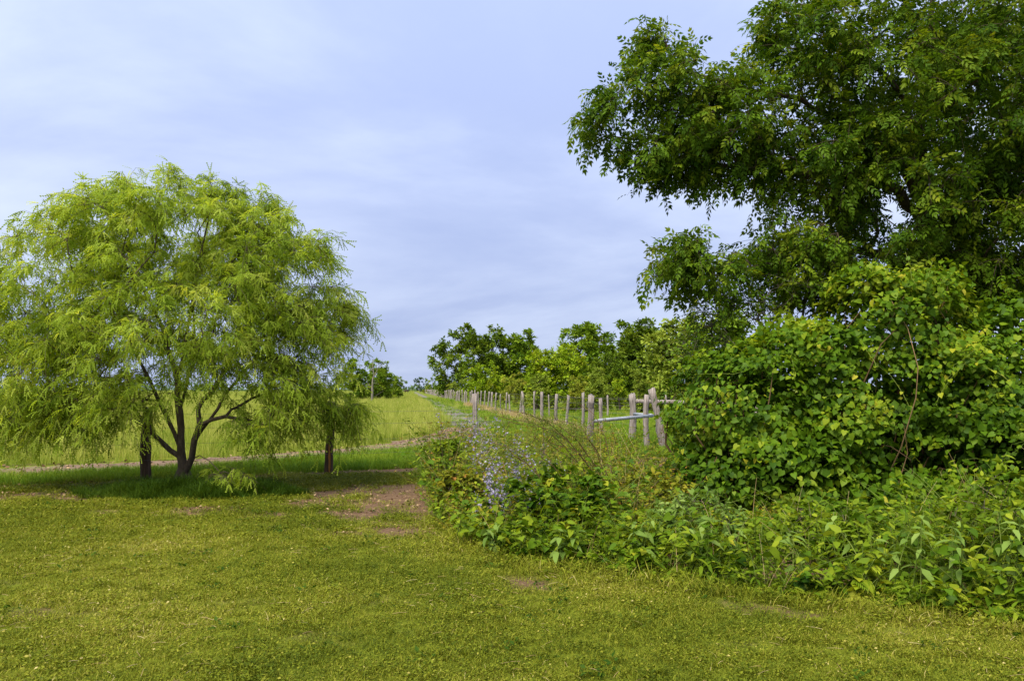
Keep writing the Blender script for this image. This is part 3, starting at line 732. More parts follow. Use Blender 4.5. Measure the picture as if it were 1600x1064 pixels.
def far_tree(name, label, cat, cx, top, wpx, d, mat, bark='bark_grey', dens=1.0, base_frac=0.12, group=None, lean=0.0, nlobe=6, feather=False):
    s = d / FPX; H = CH + (HY - top) * s; Wd = wpx * s * 1.03; x = (cx - 800) * s
    sk = Skeleton(); bs = np.array([x, d, 0.0])
    sk.path([bs + (0, 0, -0.1), bs + (0.02 * Wd, 0, 0.15 * H), bs + (lean * Wd - 0.02 * Wd, 0, 0.35 * H), bs + (lean * Wd, 0, 0.6 * H)], max(0.3, H / 16), jit=0.01 * H)
    lob = []
    for k in range(nlobe):
        a = k / nlobe * 6.283 + rng.uniform(-0.4, 0.4); rr = rng.uniform(0.16, 0.34)
        zc = (rng.uniform(0.40, 0.66) if k % 2 else rng.uniform(0.16, 0.36)) * H
        lob.append((bs + (math.cos(a) * rr * Wd * 1.0, math.sin(a) * rr * Wd * 0.9, zc), np.array([Wd * 0.22, Wd * 0.22, H * rng.uniform(0.18, 0.25)])))
    lob.append((bs + (lean * Wd + rng.uniform(-.08, .08) * Wd, 0, 0.76 * H), np.array([Wd * 0.30, Wd * 0.26, H * 0.18])))
    lob.append((bs + (rng.uniform(-.2, .2) * Wd, -0.1 * Wd, 0.62 * H), np.array([Wd * 0.34, Wd * 0.24, H * 0.24])))
    lob.append((bs + (0, -0.2 * Wd, (0.3 + base_frac) * H), np.array([Wd * 0.36, Wd * 0.25, H * (0.3 - base_frac * 0.5)])))
    lob.append((bs + (0, -0.05 * Wd, 0.2 * H), np.array([Wd * 0.40, Wd * 0.3, H * 0.18])))
    n = int(max(4, min(18, 14 * dens)))
    T = np.concatenate([c + nrm(randn3(n)) * (rng.uniform(0.1, 1, (n, 1)) ** 0.4) * r for c, r in lob]); T = T[T[:, 2] > 0.03 * H]
    sk.grow(T, w=0.25, step=max(0.3, H / 12), arc=0.2, droop=0.1, jit=0.006 * H)
    ls = max(0.066 * min(H, 14), 1.1 * d / FPX * 1.6)
    tl = (0.05 * H, 0.11 * H)
    return tree(name, label, cat, sk, T, bs + (0, 0, 0.4 * H), CLUSTER if not feather else FEATHER, mat, bark, K=2, ntw=5, twl=tl, droop=0.2 if not feather else 0.6, nl=6, size=(ls * 0.58, ls * 1.22), spread=0.8,
                sag=0.15 if not feather else 0.6, root=0.022 * H + 0.02, tip=0.004 * H ** 0.5, group=group, twr=0.0015 * H, jit=0.5)
BT = 'trees and shrubs beyond the fences'
for a in [('oak_tree', 'dark round-headed oak rising leftmost behind the grey post fence', 'tree', 740, 500, 126, 150, 'oak'),
          ('oak_tree', 'mid green tree with a spiky top just right of the dark round oak', 'tree', 812, 508, 84, 152, 'elm'),
          ('round_shrub', 'bright green round shrub in front of the dark oak', 'shrub', 764, 563, 86, 104, 'bright'),
          ('leafy_tree', 'bright yellow-green bushy tree behind the middle of the post fence', 'tree', 868, 530, 116, 66, 'bright'),
          ('leafy_tree', 'broad dark tree with a domed top behind the bright bushy tree', 'tree', 926, 486, 130, 100, 'elm'),
          ('leafy_tree', 'very dark tree between the domed tree and the pale feathery tree', 'tree', 1008, 488, 100, 96, 'oak'),
          ('leafy_tree', 'dark low tree in shade under the broad domed tree', 'tree', 962, 545, 96, 84, 'oak'),
          ('pale_feathery_tree', 'pale feathery tree beside the thicket beyond the leaning fence post', 'tree', 1066, 488, 108, 54, 'pale'),
          ('leafy_tree', 'mid green tree half hidden by the left shoulder of the vine thicket', 'tree', 1140, 470, 110, 50, 'elm'),
          ('leafy_tree', 'low green tree on the left end of the oak row', 'tree', 694, 583, 44, 215, 'elm'),
          ('leafy_tree', 'small mid green tree far down the fence line', 'tree', 676, 585, 34, 270, 'elm'),
          ('cedar_tree', 'small blue-green tree far off at the end of the lane', 'tree', 656, 587, 18, 430, 'teal'),
          ('leafy_tree', 'green tree at the right end of the far left grove', 'tree', 615, 583, 34, 120, 'elm'),
          ('leafy_tree', 'taller green tree of the far left grove behind the dead tree', 'tree', 592, 558, 48, 112, 'elm'),
          ('leafy_tree', 'green tree of the far left grove touching the feathery crown', 'tree', 560, 555, 60, 104, 'elm')]:
    far_tree(*a, group=BT, dens=1.2 if a[5] > 80 else (0.8 if a[6] < 180 else 0.35))
words_ = ['first', 'second', 'third', 'fourth', 'fifth', 'sixth', 'seventh', 'eighth', 'ninth', 'tenth', 'eleventh', 'twelfth', 'thirteenth', 'fourteenth', 'fifteenth', 'sixteenth', 'seventeenth', 'eighteenth', 'nineteenth', 'twentieth']
hed = [(728, 588, 46, 112, 'pale'), (805, 580, 50, 74, 'yellowish'), (838, 577, 44, 62, 'pale'), (900, 582, 44, 56, 'yellowish'), (935, 572, 40, 58, 'pale'), (968, 584, 46, 60, 'bright'), (998, 574, 36, 56, 'pale'), (1028, 582, 44, 58, 'yellowish'), (1052, 575, 44, 54, 'pale'), (1090, 560, 60, 48, 'yellowish')]
for k, (cx, top, wp, d, mt) in enumerate(hed):
    far_tree('hedge_shrub', f'yellow-green low shrub of the hedge beyond the fence, {words_[k]} from the left', 'shrub', cx, top, wp, d, mt, group='hedge beyond the pasture fence', dens=0.6, base_frac=0.0, nlobe=4)
for k, (cx, top, wp, d, mt) in enumerate([(708, 596, 26, 135, 'yellowish'), (690, 597, 22, 185, 'elm'), (669, 600, 16, 290, 'yellowish')]):
    far_tree('fence_shrub', f'small shrub along the far post fence, {words_[k]} from the right', 'shrub', cx, top, wp, d, mt, group='shrubs down the far fence', dens=0.35, base_frac=0.0, nlobe=4)
# dead tree
sk = Skeleton(); bs = np.array([(581 - 800) / FPX * 98, 98, 0.0])
sk.path([bs, bs + (0.05, 0, 1.8), bs + (0.25, 0, 3.4), bs + (0.1, 0, 5.4)], 0.5, jit=0.05)
sk.path([bs + (0.15, 0, 2.8), bs + (0.9, 0.1, 4.2), bs + (1.3, 0.1, 5.0)], 0.5, jit=0.05)
sk.path([bs + (0.05, 0, 1.8), bs + (-0.6, 0.1, 2.5)], 0.5, jit=0.05); sk.path([bs + (0, 0, 0.8), bs + (1.4, 0.1, 1.3)], 0.5, jit=0.05)
sk.grow(bs + np.c_[rng.uniform(-0.9, 1.3, 26), rng.uniform(-.8, .8, 26), rng.uniform(1.8, 5.6, 26)], w=0.2)
sk.radii(0.015, 0.12); V, F = sk.mesh()
dt = thing('dead_tree', 'bare pale dead tree at the edge of the far left grove', 'tree', bs)
obj('trunk', raw_mesh('trunk', V - bs, F, M['bark_dead']), dt)
# wooded skyline, one mass; distance haze is put into its bluish leaf colour
n = 2600; a = rng.uniform(-0.95, 0.95, n); dd = rng.uniform(620, 760, n); prof = 4.5 + 2.2 * np.sin(a * 23) + 1.5 * np.sin(a * 61 + 1)
P = np.stack([a * dd, dd, rng.uniform(0.02, 1, n) ** 0.8 * np.maximum(prof, 2.0)], 1)
V, F = place(CLUSTER, P, nrm(randn3(n)), nrm(randn3(n) + (0, 0, 1)), rng.uniform(3, 6, n))
obj('distant_treeline', raw_mesh('distant_treeline', V, F, M['teal'], attrs={'rnd': np.repeat(np.clip(rng.normal(0.5, 0.2, n), 0, 1), len(CLUSTER[0]))}), kind='stuff', label='low wooded skyline at the far horizon', cat='treeline')

# ------------------------------------------------------------------ fences
def post_mesh(h, r, mat, seed, lean=(0, 0), bury=0.12, sides=12, rings=9, flute=0.24):
    g = np.random.default_rng(seed)
    ang = np.arange(sides) / sides * 2 * np.pi
    prof = 1 + flute * (np.sin(ang * 3 + g.uniform(0, 6)) * 0.5 + np.sin(ang * 5 + g.uniform(0, 6)) * 0.5) + g.normal(0, flute * 0.35, sides)
    zs = np.linspace(-bury, h, rings)
    V = []
    for k, z in enumerate(zs):
        u = (z + bury) / (h + bury)
        rr = r * (1.12 - 0.2 * u) * prof * (1 + g.normal(0, 0.05)) * (1 + g.normal(0, 0.03, sides))
        cxk = lean[0] * u + g.normal(0, 0.05 * r) + r * 0.3 * math.sin(u * 4 + seed); cyk = lean[1] * u + g.normal(0, 0.05 * r)
        zz = z + (g.normal(0, 0.18 * r, sides) + 0.35 * r * np.cos(ang + seed) if k == rings - 1 else 0)
        V += list(np.stack([cxk + rr * np.cos(ang), cyk + rr * np.sin(ang), np.full(sides, z) + zz * (k == rings - 1) - z * (k == rings - 1)], 1))
    V = np.array(V)
    top = V[-sides:].mean(0) + (0, 0, -0.12 * r)
    V = np.concatenate([V, [top]])
    j = np.arange(sides); jn = (j + 1) % sides
    qd = np.concatenate([np.stack([k * sides + j, k * sides + jn, (k + 1) * sides + jn, (k + 1) * sides + j], 1) for k in range(rings - 1)])
    tr = np.stack([(rings - 1) * sides + j, (rings - 1) * sides + jn, np.full(sides, rings * sides)], 1)
    return raw_mesh('post', V, [qd, tr], mat, smooth=False)
def wire_mesh(A, B, sag, r, barbs=False, n=10, step=0.13):
    t = np.linspace(0, 1, n); P = A[None] * (1 - t)[:, None] + B[None] * t[:, None]; P[:, 2] -= sag * 4 * t * (1 - t)
    V, F = tubes(P[None], np.full((1, n), r), 4); parts = [(V, F, None)]
    if barbs:
        m = max(2, int(np.linalg.norm(B - A) / step)); tt = (np.arange(m) + 0.5) / m
        C = A[None] * (1 - tt)[:, None] + B[None] * tt[:, None]; C[:, 2] -= sag * 4 * tt * (1 - tt)
        dv = nrm(randn3(m)) * 0.017
        V, F = tubes(np.stack([C - dv, C + dv], 1), np.full((m, 2), r * 0.7), 3); parts.append((V, F, None))
    V, F, _ = merge(parts); return V, F

# near barbed wire fence behind the feathery tree
nf = thing('barbed_wire_fence', 'barbed wire fence on dark cedar posts running behind the feathery tree', 'fence', (FX0, FY0, 0))
fo = np.array([FX0, FY0, 0])
near_posts = []
for k, (h, r, mt) in enumerate([(1.30, 0.075, 'post_dark'), (1.28, 0.078, 'post_dark'), (1.36, 0.072, 'post_dark'), (1.50, 0.056, 'post_grey')]):
    p = np.array([FX0 + fdir[0] * fstep * (k - 1), FY0 + fdir[1] * fstep * (k - 1), 0])
    if k == 3: p = at(739, HY, 16.4) * (1, 1, 0)
    near_posts.append(p)
    o = obj('post', post_mesh(h, r, M[mt], 40 + k, lean=(0.02 * (k - 1), 0)), nf, loc=p - fo)
    o['label'] = ['dark cedar fence post beyond the left edge', 'dark brown cedar post left of the feathery tree trunk', 'dark cedar post with an orange split near its foot', 'grey cedar post among the violet flowers'][k]
    if k == 2:
        g = np.linspace(0.03, 0.62, 7); w_ = np.array([0.012, 0.022, 0.026, 0.024, 0.02, 0.014, 0.004])
        Vs = np.concatenate([np.stack([-w_ + 0.012, np.full(7, -0.083), g], 1), np.stack([np.full(7, 0.012), np.full(7, -0.092), g], 1), np.stack([w_ + 0.012, np.full(7, -0.083), g], 1)])
        Vs = Vs + rng.normal(0, 0.002, Vs.shape); i = np.arange(6)
        obj('split', raw_mesh('split', Vs, [np.concatenate([np.stack([i, i + 7, i + 8, i + 1], 1), np.stack([i + 7, i + 14, i + 15, i + 8], 1)])], M['heartwood']), o)
P1 = np.array([1.81, 18.5, 0]); P2 = np.array([3.62, 24.0, 0]); P3 = np.array([3.60, 20.6, 0])
run = near_posts + [P1]
run[0] = run[1] + (run[0] - run[1]) * 1.0
for a_, b_ in zip(run[:-1], run[1:]):
    for z in (0.38, 0.66, 0.94, 1.18):
        A_ = a_ + (0, -0.085, z); B_ = b_ + (0, -0.085, z)
        V, F = wire_mesh(A_, B_, rng.uniform(0.005, 0.03), 0.0022, True)
        obj('wire', raw_mesh('wire', V - fo, F, M['wire']), nf)

# corner where the fences meet: posts, pipes and a rail
cb = thing('fence_corner_brace', 'grey wooden corner posts braced with galvanised pipes beside the thicket', 'fence', P1)
def cpart(name, me, loc, label=None):
    o = obj(name, me, cb, loc=np.asarray(loc) - P1)
    if label: o['label'] = label
    return o
cpart('post', post_mesh(1.46, 0.072, M['post_grey'], 61, sides=14), P1, 'thick grey post with wire bound round its top')
cpart('post', post_mesh(1.45, 0.09, M['post_grey'], 62, sides=14), P2, 'thick grey post carrying the wooden rail')
cpart('post', post_mesh(1.42, 0.075, M['post_grey'], 65, sides=12, flute=0.08), P3 + (-0.06, 0.35, 0), 'straight pale grey post behind the leaning one')
cpart('post', post_mesh(1.62, 0.08, M['post_grey'], 63, lean=(-0.30, 0.0), sides=14, flute=0.24), P3 + (0.34, 0, 0), 'split grey post leaning to the left')
for k in range(5):
    t = np.linspace(0, 2 * np.pi, 17); c = np.stack([0.088 * np.cos(t), 0.088 * np.sin(t), 1.20 + 0.025 * k + 0.012 * np.sin(t)], 1)
    V, F = tubes(c[None], np.full((1, 17), 0.005), 4); cpart('wire_loop', raw_mesh('wire_loop', V, F, M['wire']), P1 + (0.012, 0, 0))
def pipe(A_, B_, r, name='pipe', mat='galv', k=12):
    d = nrm(B_ - A_); V, F = tubes(np.stack([A_, A_ * 0.5 + B_ * 0.5, B_])[None], np.full((1, 3), r), k)
    F = F + [np.arange(k)[None, ::-1], (np.arange(k) + 2 * k)[None]]
    return cpart(name, raw_mesh(name, V - P1, F, M[mat]), P1)
pz = 0.86
pipe(P1 + (0.08, 0, pz + 0.0), P3 + (0.02, -0.13, pz + 0.06), 0.042)
pipe(P2 + (0.05, -0.1, pz + 0.0), P3 + (0.03, 0.12, pz + 0.06), 0.042)
rl = pipe(P2 + (0.1, 0, 1.24), P2 + (3.4, -1.0, 1.17), 0.065, 'rail', 'post_grey', 10)
cpart('post', post_mesh(1.4, 0.1, M['post_grey'], 66), P2 + (3.5, -1.0, 0), 'grey post hidden behind the thicket at the end of the rail')

# long fence of grey cedar posts running to the horizon
lf = thing('post_fence', 'long fence of grey cedar posts and wire running along the lane to the horizon', 'fence', P2)
pv = [post_mesh(1.42 + 0.05 * math.sin(k * 2.1), rr, M['post_grey'], 80 + k, lean=(0.05 * math.sin(k * 1.7), 0), sides=10, rings=7) for k, rr in enumerate([0.048, 0.056, 0.064, 0.052, 0.06, 0.068])]
ds = [26.4]
while ds[-1] < 330: ds.append(ds[-1] + rng.uniform(2.6, 3.3) * (1 if ds[-1] < 120 else 0.85))
pp = []
for k, d in enumerate(ds):
    p = np.array([FARF(d) + rng.normal(0, 0.06), d, 0]); pp.append(p)
    o = bpy.data.objects.new('post', pv[rng.integers(6)]); o.parent = lf; o.location = p - P2; o.rotation_euler = (rng.normal(0, 0.04), rng.normal(0, 0.05), rng.uniform(0, 6.28)); o.scale = (rng.uniform(0.8, 1.1), 1, rng.uniform(0.88, 1.07)); col.objects.link(o)
for z in (0.25, 0.55, 0.85, 1.1, 1.3):
    parts = []
    for a_, b_ in zip([P2] + pp[:40], pp[:41]):
        V, F = wire_mesh(a_ + (-0.07, 0, z), b_ + (-0.07, 0, z), rng.uniform(0.0, 0.03), 0.0035, False, 5); parts.append((V, F, None))
    V, F, _ = merge(parts); obj('wire', raw_mesh('wire', V - P2, F, M['wire']), lf)
# cross fence of the pasture behind
xf = thing('pasture_fence', 'distant low wire fence crossing the pasture in front of the hedge', 'fence', (8, 46, 0)); xo = np.array([8., 46, 0])
xs = np.arange(2.2, 22, 3.4); xp = [np.array([x, 47 - 0.08 * x, 0]) for x in xs]
for p in xp:
    o = bpy.data.objects.new('post', pv[rng.integers(6)]); o.parent = xf; o.location = p - xo; o.rotation_euler = (0, rng.normal(0, 0.03), rng.uniform(0, 6)); o.scale = (0.8, 0.8, 0.9); col.objects.link(o)
for z in (0.45, 0.8, 1.1):
    V, F = wire_mesh(xp[0] + (0, -0.06, z), xp[-1] + (0, -0.06, z), 0, 0.004, False, 4); obj('wire', raw_mesh('wire', V - xo, F, M['wire']), xf)

# ------------------------------------------------------------------ weeds
def bank_h(x, y):
    dep = bank_depth(x, y)
    h = 0.32 + 0.30 * np.clip(dep / 1.2, 0, 1) + 0.24 * vnoise(x, y, 0.8, 31) + 0.16 * vnoise(x, y, 0.35, 32)
    h = h + 0.16 * np.exp(-(((x - 0.35) / 0.7) ** 2 + ((y - 9.2) / 1.0) ** 2)) + 0.22 * np.exp(-(((x + 0.9) / 0.5) ** 2 + ((y - 12.2) / 1.4) ** 2)) + 0.20 * np.exp(-(((x - 0.5) / 1.5) ** 2 + ((y - 11.2) / 2.0) ** 2)) + 0.22 * np.clip((x - 3.0) / 2.2, 0, 1)
    h = h + 0.22 * np.clip((y - 11.5) / 2.5, 0, 1) * (x < 3.0)
    h = h * (1 - 0.30 * np.exp(-(((x + 0.15) / 0.35) ** 2 + ((y - 9.3) / 1.6) ** 2)))
    h = h * (1 - 0.35 * np.exp(-(((x - 1.6) / 0.8) ** 2 + ((y - 9.6) / 1.3) ** 2)))
    return np.minimum(np.clip(h, 0.10, 1.1), np.where(x > 0.24 * y - 0.2, np.maximum(1.62 - 0.158 * y + 0.30 * np.clip((x / y - 0.46) / 0.12, 0, 1) + 0.12 * vnoise(x, y, 0.4, 36), 0.12), 2.0)) * np.clip(dep / 0.35 + 0.25, 0.2, 1)
def in_bank(x, y):
    dep = bank_depth(x, y) + 0.22 * vnoise(x, y, 0.5, 33)
    back = np.where(x < 2.2, np.where(x < 1.0, fence_y(x) - 0.1 + 0.9 * np.clip(x + 1, 0, 2), 17.5), 10.9)
    return (dep > 0) & (y < back)
def sample_bank(n, front=0.0):
    out = []
    while sum(map(len, out)) < n:
        m = n * 3; x = rng.uniform(-1.8, 6.4, m); y = rng.uniform(4.6, 17.5, m)
        ok = in_bank(x, y) & (np.abs(x) < 0.72 * y + 1.0) & (rng.random(m) < np.clip(10.5 / y, 0, 1) ** 0.9)
        if front: ok &= bank_depth(x, y) < front
        out.append(np.stack([x[ok], y[ok]], 1))
    return np.concatenate(out)[:n]
def stems(B, H, lean, K=5, curve=0.25):
    m = len(B); t = np.linspace(0, 1, K)[None, :, None]
    d = rng.normal(0, lean, (m, 1, 2)); P = np.zeros((m, K, 3))
    P[:, :, :2] = B[:, None] + d * H[:, None, None] * (t * (1 - curve) + t * t * curve)
    P[:, :, 2] = H[:, None] * (t[..., 0] - 0.12 * t[..., 0] ** 2 * np.minimum(1, (np.abs(d).sum(2)) * 2))
    return P
def paired(P, npair, ang=0.9, sag=0.2, t0=0.15, tipbias=0.8, jit=0.2):
    """opposite leaf pairs up each stem"""
    M_, K, _ = P.shape
    t = t0 + (1 - t0) * (np.arange(npair) / max(1, npair - 1)) ** tipbias * 0.985
    f = t * (K - 1); i = np.minimum(f.astype(int), K - 2); fr = f - i
    pos = P[:, i] * (1 - fr)[None, :, None] + P[:, i + 1] * fr[None, :, None]
    phi = rng.uniform(0, 6.28, (M_, 1)) + np.arange(npair)[None] * 1.75
    hor = np.stack([np.cos(phi), np.sin(phi), np.zeros_like(phi)], -1)
    up = 0.55 - ang * (1 - t)[None, :, None] * 0.6
    res = []
    for s in (-1, 1):
        D = hor * s + np.array([0, 0, 1.0]) * up + np.array([0, 0, -sag - 0.25]) + rng.normal(0, jit + 0.15, pos.shape)
        res.append((pos, D))
    pos = np.concatenate([r[0].reshape(-1, 3) for r in res]); D = nrm(np.concatenate([r[1].reshape(-1, 3) for r in res]))
    N = nrm(np.array([0, 0, 1.0]) + rng.normal(0, 0.45, pos.shape))
    idx = np.tile(np.repeat(np.arange(M_), npair), 2); tt = np.tile(np.tile(t, M_), 2)
    return pos, D, N, idx, tt
def weed_mass(name, label, cat, n, hmul, lean, npair, tpl, size, mat, stem_mat, sr=0.003, zone=None, base_r=0.45, sag=0.2, ang=0.9, curve=0.25, front=0):
    B = sample_bank(int(n * (2.5 if zone else 1)), front)
    if zone is not None: B = B[zone(B[:, 0], B[:, 1])][:n]
    H = bank_h(B[:, 0], B[:, 1]) * rng.uniform(*hmul, len(B))
    P = stems(B, H, lean, curve=curve)
    Vs, Fs = tubes(P, np.linspace(sr, sr * 0.5, P.shape[1])[None].repeat(len(P), 0), 3)
    w = obj(name, raw_mesh(name, Vs, Fs, M[stem_mat], attrs={'rnd': np.repeat(rng.random(len(P)), P.shape[1] * 3)}), kind='stuff', label=label, cat=cat)
    pos, D, N, idx, tt = paired(P, npair, ang=ang, sag=sag)
    R = np.clip(np.clip(rng.normal(base_r, 0.17, len(P)), 0, 0.95)[idx] + rng.normal(0, 0.13, len(pos)) + 0.12 * (tt - 0.5), 0.01, 0.97)
    S = rng.uniform(*size, len(pos)) * (1.1 - 0.45 * tt)
    k = pos[:, 2] > 0.02
    V, F = place(tpl, pos[k], D[k], N[k], S[k])
    f = obj('leaves', raw_mesh('leaves', V, F, M[mat], attrs={'rnd': np.repeat(R[k], len(tpl[0]))}), w, kind='stuff')
    return w
olive = lambda x, y: (y > 8.2) & (x > -1.3) & (x < 3.2) & (vnoise(x, y, 0.8, 41) > -0.45)
green = lambda x, y: (y < 10.4) | (x > 2.4)
weed_mass('weed_undergrowth', 'tangle of small oval-leaved weeds filling the bank along the lawn', 'weeds', 1900, (0.45, 1.0), 0.5, 5, OVATE, (0.05, 0.10), 'weed_green', 'stem_green', zone=lambda x, y: green(x, y) | (rng.random(len(x)) < 0.4))
weed_mass('trailing_vine', 'heart-leaved vine trailing over the weed bank', 'vine', 800, (0.6, 1.15), 0.9, 6, HEART, (0.065, 0.125), 'vine', 'stem_green', zone=lambda x, y: green(x, y) & (vnoise(x, y, 0.7, 43) > -0.2), base_r=0.5, sag=0.45, curve=0.7)
weed_mass('feathery_weeds', 'finely cut ragweed leaves among the weed bank', 'weeds', 300, (0.6, 1.2), 0.35, 6, FERN, (0.11, 0.19), 'weed_green', 'stem_green', base_r=0.5)
weed_mass('olive_weeds', 'olive and rusty weeds in the middle of the bank by the fence corner', 'weeds', 1450, (0.6, 1.25), 0.4, 6, OVATE, (0.04, 0.08), 'weed_olive', 'stem_brown', zone=olive, base_r=0.58)
weed_mass('willowy_weeds', 'narrow-leaved willowy weeds through the bank', 'weeds', 700, (0.6, 1.3), 0.4, 7, LANCE, (0.09, 0.16), 'weed_green', 'stem_green', base_r=0.42)
weed_mass('edge_seedlings', 'low seedlings fringing the foot of the weed bank', 'weeds', 1000, (0.25, 0.6), 0.5, 4, OVATE, (0.03, 0.055), 'weed_green', 'stem_green', front=0.55, base_r=0.55)
# thin dry stalks and long blades
def stalks(name, label, cat, n, H, lean, r, mat, zone=None, base=(0.3, 0.95)):
    B = sample_bank(n * 3);
    if zone is not None: B = B[zone(B[:, 0], B[:, 1])]
    B = B[:n]; h = rng.uniform(*H, len(B)) * np.clip(bank_h(B[:, 0], B[:, 1]) / 0.55, 0.5, 1.2); P = stems(B, h, lean, 6, 0.5)
    V, F = tubes(P, np.linspace(r, r * 0.35, 6)[None].repeat(len(P), 0), 3)
    obj(name, raw_mesh(name, V, F, M[mat], attrs={'rnd': np.repeat(rng.uniform(*base, len(P)), 18)}), kind='stuff', label=label, cat=cat)
stalks('dry_stalks', 'thin dry tan stalks standing through the weed bank', 'stalks', 260, (0.4, 1.05), 0.35, 0.0032, 'dry')
n = 26; px_ = rng.uniform(655, 790, n); d_ = rng.uniform(11.2, 14.5, n); B = np.stack([(px_ - 800) / FPX * d_, d_], 1)
P = stems(B, rng.uniform(0.8, 1.35, n), 0.14, 6, 0.4); V, F = tubes(P, np.linspace(0.0045, 0.0016, 6)[None].repeat(n, 0), 3)
ws = obj('weed_stalks', raw_mesh('weed_stalks', V, F, M['stem_brown'], attrs={'rnd': np.repeat(rng.uniform(0.1, 0.9, n), 18)}), kind='stuff', label='tall thin dark weed stalks at the left end of the bank', cat='stalks')
pos, D, N, idx, tt = paired(P, 6, sag=0.1); V, F = place(LANCE, pos, D, N, rng.uniform(0.02, 0.05, len(pos)))
obj('leaves', raw_mesh('leaves', V, F, M['weed_olive'], attrs={'rnd': np.repeat(rng.uniform(0, 0.6, len(pos)), len(LANCE[0]))}), ws, kind='stuff')
stalks('green_blades', 'long green grass blades through the weed bank', 'grass', 420, (0.3, 0.85), 0.5, 0.005, 'stem_green')

# two small dark-leaved bushes at the left end of the bank and a yellow-green one
for (nm, lb, px_, d_, h_, w__, mt_, rr_) in [('small_bush', 'small dark green bush at the left tip of the weed bank', 700, 11.8, 0.85, 0.32, 'weed_green', 0.15), ('small_bush', 'round olive bush just left of the violet flowers', 722, 10.0, 0.62, 0.30, 'weed_olive', 0.35),
                                          ('small_bush', 'heart-leaved green bush in the middle of the weed bank', 880, 8.4, 0.74, 0.55, 'vine', 0.5), ('small_bush', 'broad leafy bush left of the vine thicket foot', 1000, 9.4, 0.62, 0.55, 'weed_olive', 0.45),
                                          ('small_bush', 'grey-green bush on the front of the bank below the leaning post', 1085, 7.6, 0.55, 0.42, 'weed_grey', 0.5), ('small_bush', 'tall leafy bush at the right end of the weed bank', 1590, 6.6, 0.95, 0.55, 'weed_green', 0.55),
                                          ('small_bush', 'bushy green weed clump before the dark hollow of the thicket', 1290, 7.6, 0.50, 0.5, 'weed_green', 0.6)]:
    bs = at(px_, HY, d_) * (1, 1, 0); sk = Skeleton(); sk.path([bs + (0, 0, -0.03), bs + (0.01, 0, 0.12), bs + (0, 0, 0.3 * h_)], 0.06, jit=0.004)
    T = bs + (0, 0, 0.58 * h_) + nrm(randn3(46)) * rng.uniform(0.3, 1, (46, 1)) ** 0.5 * np.array([w__, w__ * 0.8, 0.40 * h_]); T = T[T[:, 2] > 0.06]
    sk.grow(T, w=0.2, step=0.07, arc=0.15, droop=0.1, jit=0.006)
    tree(nm, lb, 'bush', sk, T, bs + (0, 0, 0.25 * h_), HEART if mt_ == 'vine' else (LANCE2 if mt_ == 'weed_grey' else OVATE), mt_, 'bark_grey', ntw=4, twl=(0.08, 0.2), droop=0.2, nl=6, size=(0.05, 0.095), spread=0.9, sag=0.35, root=0.014, tip=0.0025,
         group='bushes in the weed bank', twr=0.0018, trunk_name='stem', jit=0.5)
# ---- single plants that can be told apart
def plant(name, label, cat, base, H, nst, npair, tpl, size, leafmat, stemmat, lean=0.2, group=None, sr=0.005, spreadr=0.06, sag=0.35, base_r=0.5, tipb=0.8):
    base = np.array([base[0], base[1], 0.0])
    t = thing(name, label, cat, base, group)
    B = rng.normal(0, spreadr, (nst, 2)); h = H * rng.uniform(0.75, 1.05, nst); P = stems(B, h, lean, 6, 0.4); P[:, 0, 2] -= 0.02
    for k in range(nst):
        V, F = tubes(P[k:k + 1], np.linspace(sr, sr * 0.4, 6)[None], 5)
        obj('stem', raw_mesh('stem', V, F, M[stemmat], attrs={'rnd': np.full(30, rng.random())}), t)
    pos, D, N, idx, tt = paired(P, npair, sag=sag, tipbias=tipb)
    R = np.clip(rng.normal(base_r, 0.15, len(pos)) + 0.15 * (tt - 0.5), 0.01, 0.97); S = rng.uniform(*size, len(pos)) * (1.1 - 0.4 * tt)
    k = pos[:, 2] > 0.03
    leaf_objects(t, tpl, pos[k], D[k], N[k], S[k], R[k], M[leafmat], nvar=6)
    return t
def ordinal_labels(items, key, fmt):
    order = sorted(range(len(items)), key=lambda i: key(items[i])); lab = [None] * len(items)
    for r_, i in enumerate(order): lab[i] = fmt.format(words_[r_])
    return lab
greyp = [(985, 895, 0.55), (1105, 905, 0.62), (1160, 900, 0.45), (1395, 925, 0.6), (1450, 950, 0.7), (1500, 955, 0.62), (1585, 950, 0.85), (760, 872, 0.40), (870, 890, 0.42), (1255, 928, 0.5)]
bs_ = [gp(px, py) + (0, 0.12, 0) for px, py, h in greyp]
lab = ordinal_labels(bs_, lambda p: p[0] / p[1], 'grey-green lance-leaved weed at the front of the bank, {} from the left')
for p, (px, py, h), l in zip(bs_, greyp, lab):
    plant('lance_leaved_weed', l, 'weed', p, h, 3, 5, LANCE2, (0.12, 0.19), 'weed_grey', 'stem_green', 0.25, 'grey-green weeds along the front of the bank', sag=0.45)
broad = [(720, 858, 0.38), (905, 893, 0.5), (1045, 905, 0.5), (1215, 925, 0.48), (1310, 940, 0.55), (1345, 945, 0.42), (1430, 920, 0.75), (1545, 945, 0.72), (820, 880, 0.45), (690, 820, 0.42)]
bs_ = [gp(px, py) + (0, 0.2, 0) for px, py, h in broad]
lab = ordinal_labels(bs_, lambda p: p[0] / p[1], 'bright green broad-leaved weed along the bank edge, {} from the left')
for p, (px, py, h), l in zip(bs_, broad, lab):
    plant('broad_leaved_weed', l, 'weed', p, h, 3, 5, OVATE, (0.10, 0.17), 'weed_green', 'stem_green', 0.3, 'broad-leaved weeds along the bank edge', base_r=0.6)
